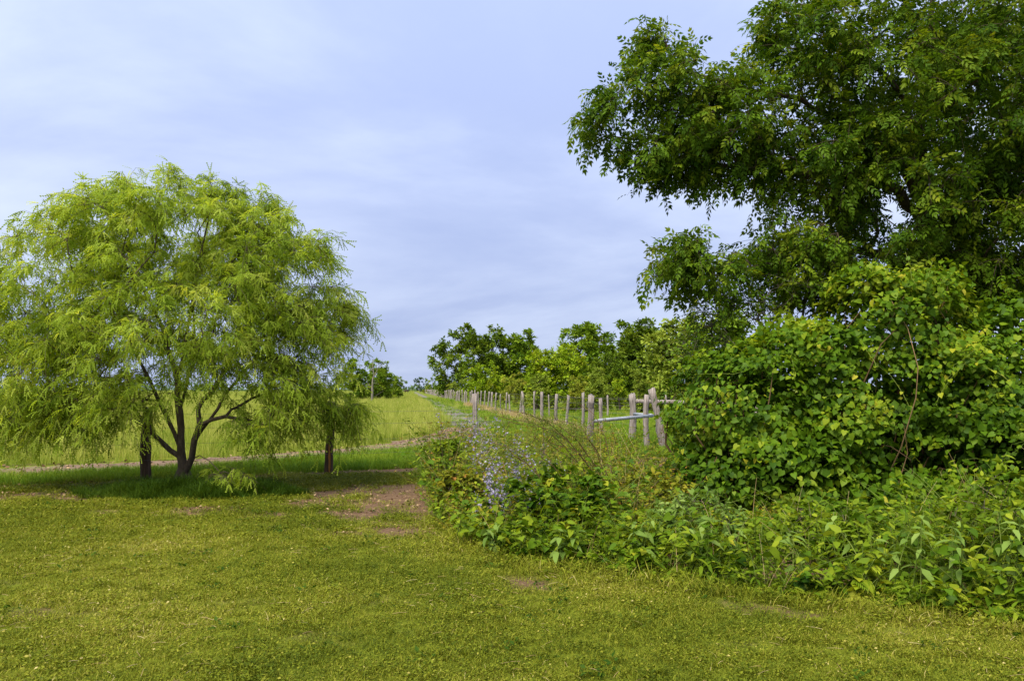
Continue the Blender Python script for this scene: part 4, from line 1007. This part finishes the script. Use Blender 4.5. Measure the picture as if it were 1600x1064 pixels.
# violet-flowered plants
FLOWER = merge([(*place(diamond(0.3), np.zeros((5, 3)), np.array([(math.cos(k * 1.257), math.sin(k * 1.257), 0.45) for k in range(5)]), np.array([(0, 0, 1.)] * 5), np.full(5, 1.0)), None)])[:2]
def violet(base, H, label, nst=7):
    base = np.array([base[0], base[1], 0.0]); t = thing('violet_flower_plant', label, 'flower', base, 'violet flowers by the grey post')
    B = rng.normal(0, 0.16, (nst, 2)); h = H * rng.uniform(0.65, 1.08, nst); P = stems(B, h, 0.16, 7, 0.4); P[:, 0, 2] -= 0.02
    for k in range(nst):
        V, F = tubes(P[k:k + 1], np.linspace(0.004, 0.0018, 7)[None], 4); obj('stem', raw_mesh('stem', V, F, M['stem_green'], attrs={'rnd': np.full(28, rng.random())}), t)
    pos, D, N, idx, tt = paired(P, 9, sag=0.1)
    k = tt < 0.62; V, F = place(LANCE, pos[k], D[k], N[k], rng.uniform(0.05, 0.09, k.sum()))
    obj('leaves', raw_mesh('leaves', V, F, M['weed_grey'], attrs={'rnd': np.repeat(np.clip(rng.normal(0.4, 0.2, k.sum()), 0, 1), len(LANCE[0]))}), t, kind='stuff')
    nf_ = 28; tf = rng.uniform(0.42, 1.0, (nst, nf_)); f = tf * 6; i = np.minimum(f.astype(int), 5); fr = (f - i)[..., None]
    a = np.arange(nst)[:, None]
    pf = P[a, i] * (1 - fr) + P[a, i + 1] * fr; pf = pf.reshape(-1, 3) + rng.normal(0, 0.022, (nst * nf_, 3))
    V, F = place(FLOWER, pf, nrm(randn3(len(pf))), nrm(randn3(len(pf)) + (0, -0.4, 0.6)), rng.uniform(0.012, 0.021, len(pf)))
    obj('blossoms', raw_mesh('blossoms', V, F, M['violet'], attrs={'rnd': np.repeat(rng.random(len(pf)), len(FLOWER[0]))}), t, kind='stuff')
vb = [(722, 13.6, 1.20), (742, 14.2, 1.30), (757, 13.2, 1.12), (771, 14.0, 1.12), (788, 12.8, 1.0), (764, 10.0, 0.90), (782, 9.5, 0.88), (798, 9.0, 0.80), (818, 10.2, 0.92), (836, 10.4, 0.92), (772, 8.7, 0.62), (806, 11.6, 1.05), (752, 11.6, 1.05), (812, 8.6, 0.70)]
lab = ordinal_labels(vb, lambda v: v[0], 'violet-flowered plant by the grey post, {} from the left')
for (px, d, h), l in zip(vb, lab): violet(((px - 800) / FPX * d, d), h, l)
# arching bare-twigged bush
for (bx, by, ends, label) in [(975, 9.6, [(782, 636, 9.0), (796, 660, 8.9), (826, 680, 8.8), (868, 655, 9.4), (856, 690, 9.0), (905, 632, 9.8), (776, 650, 9.3), (830, 648, 9.2), (895, 680, 9.1)], 'arching dark bare-twigged bush leaning left over the weeds'),
                              (893, 8.4, [(765, 690, 8.6), (800, 710, 8.4), (845, 715, 8.3), (815, 690, 8.8)], 'lower arching twiggy stems beneath the dark bare-twigged bush')]:
    base = at(bx, HY, by) * (1, 1, 0); sk = Skeleton(); sk.path([base + (0, 0, -0.05), base + (-0.04, 0, 0.25), base + (-0.14, 0, 0.5)], 0.1, jit=0.005)
    E = np.array([at(*e) for e in ends]); ex = np.concatenate([E] + [E * u + at(bx - 40, 690, by) * (1 - u) + rng.normal(0, 0.09, E.shape) for u in (0.45, 0.6, 0.75, 0.9)] * 2)
    for e in E:
        mid = base * 0.45 + e * 0.55; mid[2] = e[2] * 0.78 + 0.02
        sk.path([base + (-0.02, 0, 0.1) + rng.normal(0, 0.02, 3), mid + rng.normal(0, 0.04, 3), e], 0.08, jit=0.005)
    sk.grow(ex, w=0.1, step=0.08, arc=0.1, droop=0.05, jit=0.006); sk.radii(0.0028, 0.017 if bx > 950 else 0.010); V, F = sk.mesh(1.0, 5)
    t = thing('twiggy_bush', label, 'bush', base)
    obj('stems', raw_mesh('stems', V - base, F, M['stem_brown'], attrs={'rnd': np.clip(rng.normal(0.35, 0.1, len(V)), 0, 1)}), t)
    P, ci = sprays(ex, nrm(ex - (base + (0, 0, 0.6))), 5, (0.08, 0.2), 0.1)
    V, F = tubes(P, np.full((len(P), 4), 0.0014), 3); obj('twigs', raw_mesh('twigs', V - base, F, M['stem_green'], attrs={'rnd': np.full(len(V), 0.3)}), t, kind='stuff')
    pos, D, N, _ = on_twigs(P, 5, 0.7, 0.1); V, F = place(LANCE, pos, D, N, rng.uniform(0.012, 0.03, len(pos)))
    obj('leaves', raw_mesh('leaves', V - base, F, M['weed_olive'], attrs={'rnd': np.repeat(np.clip(rng.normal(0.3, 0.15, len(pos)), 0, 1), len(LANCE[0]))}), t, kind='stuff')

# ------------------------------------------------------------------ grass (uncountable): instanced tufts
def blades(n, rad, h, w, bend, seg=2, rn=(0.3, 0.12), flat=0.0, seed=0):
    g = np.random.default_rng(seed); V, F, A = [], [], []
    a = g.uniform(0, 6.28, n); rr = rad * np.sqrt(g.random(n)); x0 = rr * np.cos(a); y0 = rr * np.sin(a)
    az = g.uniform(0, 6.28, n); hh = g.uniform(h[0], h[1], n); bd = g.uniform(bend[0], bend[1], n); rv = np.clip(g.normal(rn[0], rn[1], n), 0, 1)
    for k in range(n):
        dx_, dy_ = math.cos(az[k]), math.sin(az[k]); sx, sy = -dy_, dx_; c = len(V)
        for s_ in range(seg):
            u = s_ / seg; o = bd[k] * hh[k] * u * u; ww = w * (1 - 0.4 * u) * 0.5; z = hh[k] * u * (1 - 0.35 * bd[k] * u)
            V += [(x0[k] + dx_ * o - sx * ww, y0[k] + dy_ * o - sy * ww, z), (x0[k] + dx_ * o + sx * ww, y0[k] + dy_ * o + sy * ww, z)]
        o = bd[k] * hh[k]; V.append((x0[k] + dx_ * o, y0[k] + dy_ * o, hh[k] * (1 - 0.35 * bd[k])))
        for s_ in range(seg - 1): F.append((c + 2 * s_, c + 2 * s_ + 1, c + 2 * s_ + 3)); F.append((c + 2 * s_, c + 2 * s_ + 3, c + 2 * s_ + 2))
        F.append((c + 2 * seg - 2, c + 2 * seg - 1, c + 2 * seg)); A += [rv[k]] * (2 * seg + 1)
    return np.array(V), [np.array(F)], np.array(A)
def clover(n, rad, z, s, rn, seed):
    g = np.random.default_rng(seed); a = g.uniform(0, 6.28, n); rr = rad * np.sqrt(g.random(n))
    P = np.stack([rr * np.cos(a), rr * np.sin(a), g.uniform(z[0], z[1], n)], 1)
    D = g.normal(size=(n, 3)) * (1, 1, 0.35); N = g.normal(0, 0.35, (n, 3)) + (0, 0, 1)
    V, F = place(diamond(0.30), P, D, N, g.uniform(s[0], s[1], n)); return V, F, np.repeat(np.clip(g.normal(rn[0], rn[1], n), 0, 1), 4)
def scatter(name, label, cat, P, variants, mat, sc, rot=None, tilt=0.0):
    srcs = []
    for k, (V, F, A_) in enumerate(variants):
        srcs.append(bpy.data.objects.new(name + '_tuft', raw_mesh(name + '_tuft', V, F, mat, smooth=False, attrs={'rnd': A_})))
    n = len(P); me = bpy.data.meshes.new(name); me.vertices.add(n); me.vertices.foreach_set('co', np.asarray(P, np.float32).ravel())
    def attr(nm, ty, v):
        a = me.attributes.new(nm, ty, 'POINT'); a.data.foreach_set('value' if ty != 'FLOAT_VECTOR' else 'vector', np.asarray(v).ravel())
    attr('vi', 'INT', rng.integers(0, len(srcs), n).astype(np.int32)); attr('sc', 'FLOAT', np.asarray(sc, np.float32))
    r = np.zeros((n, 3), np.float32); r[:, 2] = rng.uniform(0, 6.28, n); r[:, :2] = rng.normal(0, tilt, (n, 2)) if tilt else 0
    attr('ro', 'FLOAT_VECTOR', r)
    o = obj(name, me, kind='stuff', label=label, cat=cat)
    ng = bpy.data.node_groups.new(name, 'GeometryNodeTree')
    ng.interface.new_socket('Geometry', in_out='INPUT', socket_type='NodeSocketGeometry'); ng.interface.new_socket('Geometry', in_out='OUTPUT', socket_type='NodeSocketGeometry')
    gi = ng.nodes.new('NodeGroupInput'); go = ng.nodes.new('NodeGroupOutput'); L = ng.links.new
    jn = ng.nodes.new('GeometryNodeJoinGeometry')
    for s in srcs:
        inf = ng.nodes.new('GeometryNodeObjectInfo'); inf.inputs['Object'].default_value = s; inf.inputs['As Instance'].default_value = False
        g2 = ng.nodes.new('GeometryNodeGeometryToInstance'); L(inf.outputs['Geometry'], g2.inputs[0]); L(g2.outputs[0], jn.inputs[0])
    ip = ng.nodes.new('GeometryNodeInstanceOnPoints'); L(gi.outputs[0], ip.inputs['Points']); L(jn.outputs[0], ip.inputs['Instance']); ip.inputs['Pick Instance'].default_value = True
    def na(nm, ty):
        a = ng.nodes.new('GeometryNodeInputNamedAttribute'); a.data_type = ty; a.inputs['Name'].default_value = nm; return a.outputs['Attribute']
    L(na('vi', 'INT'), ip.inputs['Instance Index']); L(na('sc', 'FLOAT'), ip.inputs['Scale'])
    er = ng.nodes.new('FunctionNodeEulerToRotation'); L(na('ro', 'FLOAT_VECTOR'), er.inputs[0]); L(er.outputs[0], ip.inputs['Rotation'])
    L(ip.outputs[0], go.inputs[0])
    md = o.modifiers.new('scatter', 'NODES'); md.node_group = ng
    return o
def in_frame(x, y, m=1.2): return np.abs(x) < 0.66 * y + m

# lawn
n = 84000; x = rng.uniform(-11, 6, n); y = 3.6 + 11.4 * rng.random(n) ** 1.0
ok = in_frame(x, y, 0.9) & (bank_depth(x, y) < 0.35) & (y < fence_y(x) + 0.6) & (rng.random(n) < np.clip(9.0 / y, 0, 1))
x, y = x[ok], y[ok]; bv = bare(x, y); ok = rng.random(len(x)) > np.clip(bv * 1.6 - 0.16, 0, 0.95); x, y = x[ok], y[ok]
lawnv = [merge([clover(34, 0.075, (0.006, 0.034), (0.009, 0.020), (0.30, 0.18), 100 + k), blades(22, 0.075, (0.018, 0.045), 0.0035, (0.3, 1.1), 2, (0.42, 0.16), seed=110 + k)]) for k in range(4)]
lawnv += [merge([clover(14, 0.07, (0.005, 0.02), (0.009, 0.015), (0.38, 0.14), 120 + k), blades(34, 0.08, (0.018, 0.05), 0.0032, (0.4, 1.4), 2, (0.48, 0.2), seed=130 + k)]) for k in range(4)]
scatter('lawn_grass', 'mown yellow-green lawn grass and clover in the foreground', 'grass', np.stack([x, y, np.zeros(len(x))], 1), lawnv, M['lawn'], rng.uniform(0.6, 1.45, len(x)) * np.clip(y / 8, 0.95, 1.5) * (1 + 0.22 * vnoise(x, y, 0.25, 61)), tilt=0.14)
# ragged fringe where the lawn meets the weeds, and straw and rosettes on the lawn
t_ = rng.uniform(0, len(bank_edge) - 1.001, 1500); i_ = t_.astype(int); f_ = (t_ - i_)[:, None]; e_ = bank_edge[i_] * (1 - f_) + bank_edge[i_ + 1] * f_ + rng.normal(0, 0.17, (1500, 2)) + (-0.05, -0.05)
e_ = e_[rng.random(len(e_)) > 1.2 * bare(e_[:, 0], e_[:, 1])]
e_ = e_[in_frame(e_[:, 0], e_[:, 1], 0.8)]
fr = [blades(20, 0.09, (0.06, 0.17), 0.005, (0.3, 1.2), 3, (0.40, 0.16), seed=190 + k) for k in range(4)] + [merge([clover(16, 0.09, (0.02, 0.09), (0.02, 0.045), (0.35, 0.15), 196 + k), blades(8, 0.09, (0.05, 0.14), 0.004, (0.3, 1.2), 2, (0.6, 0.2), seed=198 + k)]) for k in range(3)]
scatter('edge_grass', 'ragged longer grass where the lawn meets the weed bank', 'grass', np.c_[e_, np.zeros(len(e_))], fr, M['lawn'], rng.uniform(0.5, 1.2, len(e_)), tilt=0.15)
n = 900; x = rng.uniform(-8, 5, n); y = 3.8 + 9 * rng.random(n); ok = in_frame(x, y, 0.5) & (bank_depth(x, y) < 0.1) & (vnoise(x, y, 0.6, 71) > 0.0); x, y = x[ok], y[ok]
ros = [clover(12, 0.06, (0.015, 0.04), (0.022, 0.042), (0.22, 0.10), 210 + k) for k in range(4)]
scatter('lawn_weeds', 'small broad-leaved weeds growing flat in the lawn', 'weeds', np.stack([x, y, np.zeros(len(x))], 1), ros, M['darkgrass'], rng.uniform(0.6, 1.4, len(x)), tilt=0.1)
n = 2600; x = rng.uniform(-8, 5, n); y = 3.8 + 10 * rng.random(n) ** 1.2; ok = in_frame(x, y, 0.5) & (bank_depth(x, y) < 0.15) & (vnoise(x, y, 0.5, 72) + rng.normal(0, 0.3, n) > 0.1); x, y = x[ok], y[ok]; n = len(x)
a_ = rng.uniform(0, 6.28, n); dv = np.stack([np.cos(a_), np.sin(a_), rng.normal(0, 0.12, n)], 1) * rng.uniform(0.02, 0.06, n)[:, None]; c_ = np.stack([x, y, rng.uniform(0.025, 0.045, n)], 1)
V, F = tubes(np.stack([c_ - dv, c_ + (0, 0, 0.004), c_ + dv], 1), np.full((n, 3), 0.0013), 3)
obj('grass_clippings', raw_mesh('grass_clippings', V, F, M['dry'], attrs={'rnd': np.repeat(rng.uniform(0.3, 1, n), 9)}), kind='stuff', label='dry straw clippings lying on the lawn', cat='clippings')
# longer dark grass at the foot of the feathery tree
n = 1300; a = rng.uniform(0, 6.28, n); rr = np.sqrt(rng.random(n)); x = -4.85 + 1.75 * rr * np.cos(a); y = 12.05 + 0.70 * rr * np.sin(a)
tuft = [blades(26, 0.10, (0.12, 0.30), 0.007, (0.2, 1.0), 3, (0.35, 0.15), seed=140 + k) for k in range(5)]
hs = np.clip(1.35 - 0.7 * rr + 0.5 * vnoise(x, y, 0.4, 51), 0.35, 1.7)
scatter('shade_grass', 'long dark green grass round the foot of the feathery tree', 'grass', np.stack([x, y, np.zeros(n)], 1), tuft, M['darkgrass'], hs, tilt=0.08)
# verge between fence and track, and beyond the track edge
def track_dist(x, y):
    d = np.full(len(x), 9e9)
    for i in range(len(track_pts) - 1):
        a_, b_ = track_pts[i], track_pts[i + 1]; v = b_ - a_; t_ = np.clip(((x - a_[0]) * v[0] + (y - a_[1]) * v[1]) / (v @ v), 0, 1)
        w_ = track_w[i] * (1 - t_) + track_w[i + 1] * t_
        d = np.minimum(d, np.hypot(x - a_[0] - t_ * v[0], y - a_[1] - t_ * v[1]) / w_)
    return d
n = 60000; x = rng.uniform(-17, 6, n); y = rng.uniform(11.5, 34, n)
td = track_dist(x, y); lane_off = np.abs(x - LANE(y))
far_side = np.interp(x, track_pts[:, 0], track_pts[:, 1])
isverge = (y > fence_y(x) + 0.35) & (td > 0.95) & in_frame(x, y) & ~((y > far_side) & (x < -2.0)) & ~(in_bank(x, y)) & ((x > -2.0) | (y < far_side)) & ~((lane_off < 0.7) & (y > 32))
xv, yv = x[isverge], y[isverge]; sub = rng.random(len(xv)) < np.clip(14.0 / yv, 0.3, 1); xv, yv = xv[sub], yv[sub]
vt = [blades(24, 0.10, (0.07, 0.19), 0.006, (0.2, 0.9), 2, (0.42, 0.16), seed=150 + k) for k in range(5)]
scatter('verge_grass', 'bright green verge grass between the barbed wire fence and the dirt track', 'grass', np.stack([xv, yv, np.zeros(len(xv))], 1), vt, M['verge'], rng.uniform(0.7, 1.35, len(xv)) * np.clip(yv / 17, 1, 1.4), tilt=0.06)
# hay field left of the lane
xs_, ys_, ss_ = [], [], []
for (d0, d1, dens, s) in [(13, 30, 11, 1.0), (30, 55, 5.0, 1.15), (55, 110, 1.7, 1.5), (110, 200, 0.45, 2.0), (200, 420, 0.10, 2.6)]:
    area = (d1 ** 2 - d0 ** 2) * 0.68; n = int(area * dens); y = np.sqrt(rng.uniform(d0 ** 2, d1 ** 2, n)); x = rng.uniform(-0.70, 0.05, n) * y
    fs = np.interp(x, track_pts[:, 0], track_pts[:, 1]); ok = np.where(x < -1.8, y > fs, y > 60) & (track_dist(x, y) > 1.05) & (x < LANE(y) - 1.0)
    xs_.append(x[ok]); ys_.append(y[ok]); ss_.append(np.full(ok.sum(), s))
x = np.concatenate(xs_); y = np.concatenate(ys_); s = np.concatenate(ss_)
near = np.clip((y - np.interp(x, track_pts[:, 0], track_pts[:, 1])) / 5.0, 0, 1)
ft = [merge([blades(20, 0.17, (0.25, 0.50), 0.008, (0.1, 0.6), 2, (0.40, 0.15), seed=160 + k), blades(7, 0.17, (0.42, 0.66), 0.009, (0.05, 0.35), 2, (0.75, 0.12), seed=170 + k)]) for k in range(6)]
scatter('field_grass', 'tall yellow-green hay field stretching left of the lane', 'grass', np.stack([x, y, np.zeros(len(x))], 1), ft, M['field'], s ** 0.45 * rng.uniform(0.65, 1.1, len(x)) * (0.5 + 0.5 * near), tilt=0.05)
# pasture right of the lane and inside the far fence
xs_, ys_, ss_ = [], [], []
for (d0, d1, dens, s) in [(14, 30, 9, 1.0), (30, 60, 3.0, 1.5), (60, 130, 0.6, 2.2)]:
    area = (d1 ** 2 - d0 ** 2) * 0.4; n = int(area * dens); y = np.sqrt(rng.uniform(d0 ** 2, d1 ** 2, n)); x = rng.uniform(-0.16, 0.64, n) * y
    ok = (x > LANE(y) + 0.72) & (y > np.where(x < 1.9, fence_y(x) + 2.0, 11.5)) & (np.where(y < 34, x > 0.0, True)) & ~((x > 2.2) & (y < 13))
    xs_.append(x[ok]); ys_.append(y[ok]); ss_.append(np.full(ok.sum(), s))
x = np.concatenate(xs_); y = np.concatenate(ys_); s = np.concatenate(ss_)
scatter('pasture_grass', 'short bright green pasture grass beyond the corner posts', 'grass', np.stack([x, y, np.zeros(len(x))], 1), vt, M['verge'], s * rng.uniform(0.7, 1.3, len(x)), tilt=0.06)
n = 650; y = 33 + 110 * rng.random(n) ** 1.6; x = LANE(y) + rng.uniform(-0.75, 0.75, n); ok = (vnoise(x, y * 0.5, 0.9, 77) > -0.05) | (np.abs(x - LANE(y)) > 0.55); x, y = x[ok], y[ok]
scatter('lane_grass', 'grass growing through the gravel lane', 'grass', np.stack([x, y, np.zeros(len(x))], 1), vt, M['verge'], rng.uniform(0.6, 1.2, len(x)) * np.clip(y / 40, 1, 2), tilt=0.06)
# brown weedy strip along the foot of the long fence
n = 900; d = 26 + 60 * rng.random(n) ** 1.5; x = FARF(d) + rng.normal(0, 0.4, n) - 0.3
dryt = [blades(18, 0.16, (0.12, 0.42), 0.007, (0.1, 0.7), 2, (0.5, 0.25), seed=180 + k) for k in range(4)]
scatter('dry_grass', 'dry brown grass along the foot of the long post fence', 'grass', np.stack([x, d, np.zeros(n)], 1), dryt, M['dry'], rng.uniform(0.6, 1.2, n), tilt=0.08)
# leaf litter on the dirt track, under the fence and on the worn ground
n = 9000; x = rng.uniform(-15, 0, n); y = rng.uniform(11, 32, n); ok = (track_dist(x, y) < 0.95 + 0.1 * rng.random(n)); x, y = x[ok], y[ok]
m = 5000; x2 = rng.uniform(-9, -0.6, m); y2 = rng.uniform(7, 16, m); ok = (bare(x2, y2) > 0.55) & (bank_depth(x2, y2) < 0.2); x2, y2 = x2[ok], y2[ok]
lx = np.concatenate([x, x2]); ly = np.concatenate([y, y2]); n = len(lx)
V, F = place(OVATE, np.stack([lx, ly, rng.uniform(0.02, 0.045, n)], 1), nrm(randn3(n) * (1, 1, 0.25)), nrm(randn3(n) * 0.5 + (0, 0, 1)), np.concatenate([rng.uniform(0.035, 0.10, len(x)), rng.uniform(0.025, 0.055, len(x2))]))
obj('leaf_litter', raw_mesh('leaf_litter', V, F, M['litter'], attrs={'rnd': np.repeat(rng.random(n), len(OVATE[0]))}), kind='stuff', label='brown leaf litter on the dirt track and worn ground', cat='leaf litter')
# a fallen leaf on the lawn
p = gp(200, 894)
fl = obj('fallen_leaf', raw_mesh('fallen_leaf', OVATE[0] * 0.07, OVATE[1], M['litter'], attrs={'rnd': np.full(len(OVATE[0]), 0.05)}), label='reddish brown fallen leaf on the open lawn', cat='leaf', loc=p + (0, 0, 0.035)); fl.rotation_euler = (0.2, 0.1, 1.9)

# ------------------------------------------------------------------ cow far down the lane
cb_ = np.array([(635 - 800) / FPX * 290, 290, 0.0])
vs = [(-0.75, 0, 1.12), (-0.35, 0, 1.10), (0.1, 0, 1.06), (0.5, 0, 1.10), (0.78, 0, 1.16), (1.02, -0.05, 1.05), (1.22, -0.1, 0.90), (1.42, -0.14, 0.72)]
rd = [(0.24, 0.26), (0.31, 0.33), (0.33, 0.36), (0.30, 0.33), (0.20, 0.24), (0.15, 0.19), (0.13, 0.15), (0.08, 0.09)]
ed = [(i, i + 1) for i in range(7)]
def leg(at_i, x, y, front):
    pts = [(x, y, 0.85), (x + (0.03 if front else 0.07), y, 0.55), (x + (0.0 if front else -0.10), y, 0.36), (x, y, 0.10), (x + 0.03, y, 0.0)]
    rr = [0.13, 0.09, 0.065, 0.05, 0.06]; prev = at_i
    for p_, r_ in zip(pts, rr):
        vs.append(p_); rd.append((r_, r_)); ed.append((prev, len(vs) - 1)); prev = len(vs) - 1
for y_ in (-0.19, 0.19):
    leg(3, 0.52, y_, True); leg(0, -0.68, y_, False)
for y_ in (-0.1, 0.1):
    vs.append((1.16, -0.1 + y_ * 2.0, 1.02)); rd.append((0.035, 0.05)); ed.append((6, len(vs) - 1))
vs += [(-0.98, 0, 1.1), (-1.02, 0, 0.55)]; rd += [(0.04, 0.04), (0.03, 0.03)]; ed += [(0, len(vs) - 2), (len(vs) - 2, len(vs) - 1)]
me = bpy.data.meshes.new('cow'); me.from_pydata(vs, ed, []); me.materials.append(M['hide'])
cow = obj('cow', me, label='small dark brown cow grazing far down the lane', cat='cow', loc=cb_)
cow.rotation_euler = (0, 0, math.radians(155))
sm = cow.modifiers.new('skin', 'SKIN')
for i, r_ in enumerate(rd): me.skin_vertices[0].data[i].radius = r_
me.skin_vertices[0].data[1].use_root = True
cow.modifiers.new('sub', 'SUBSURF').levels = 1
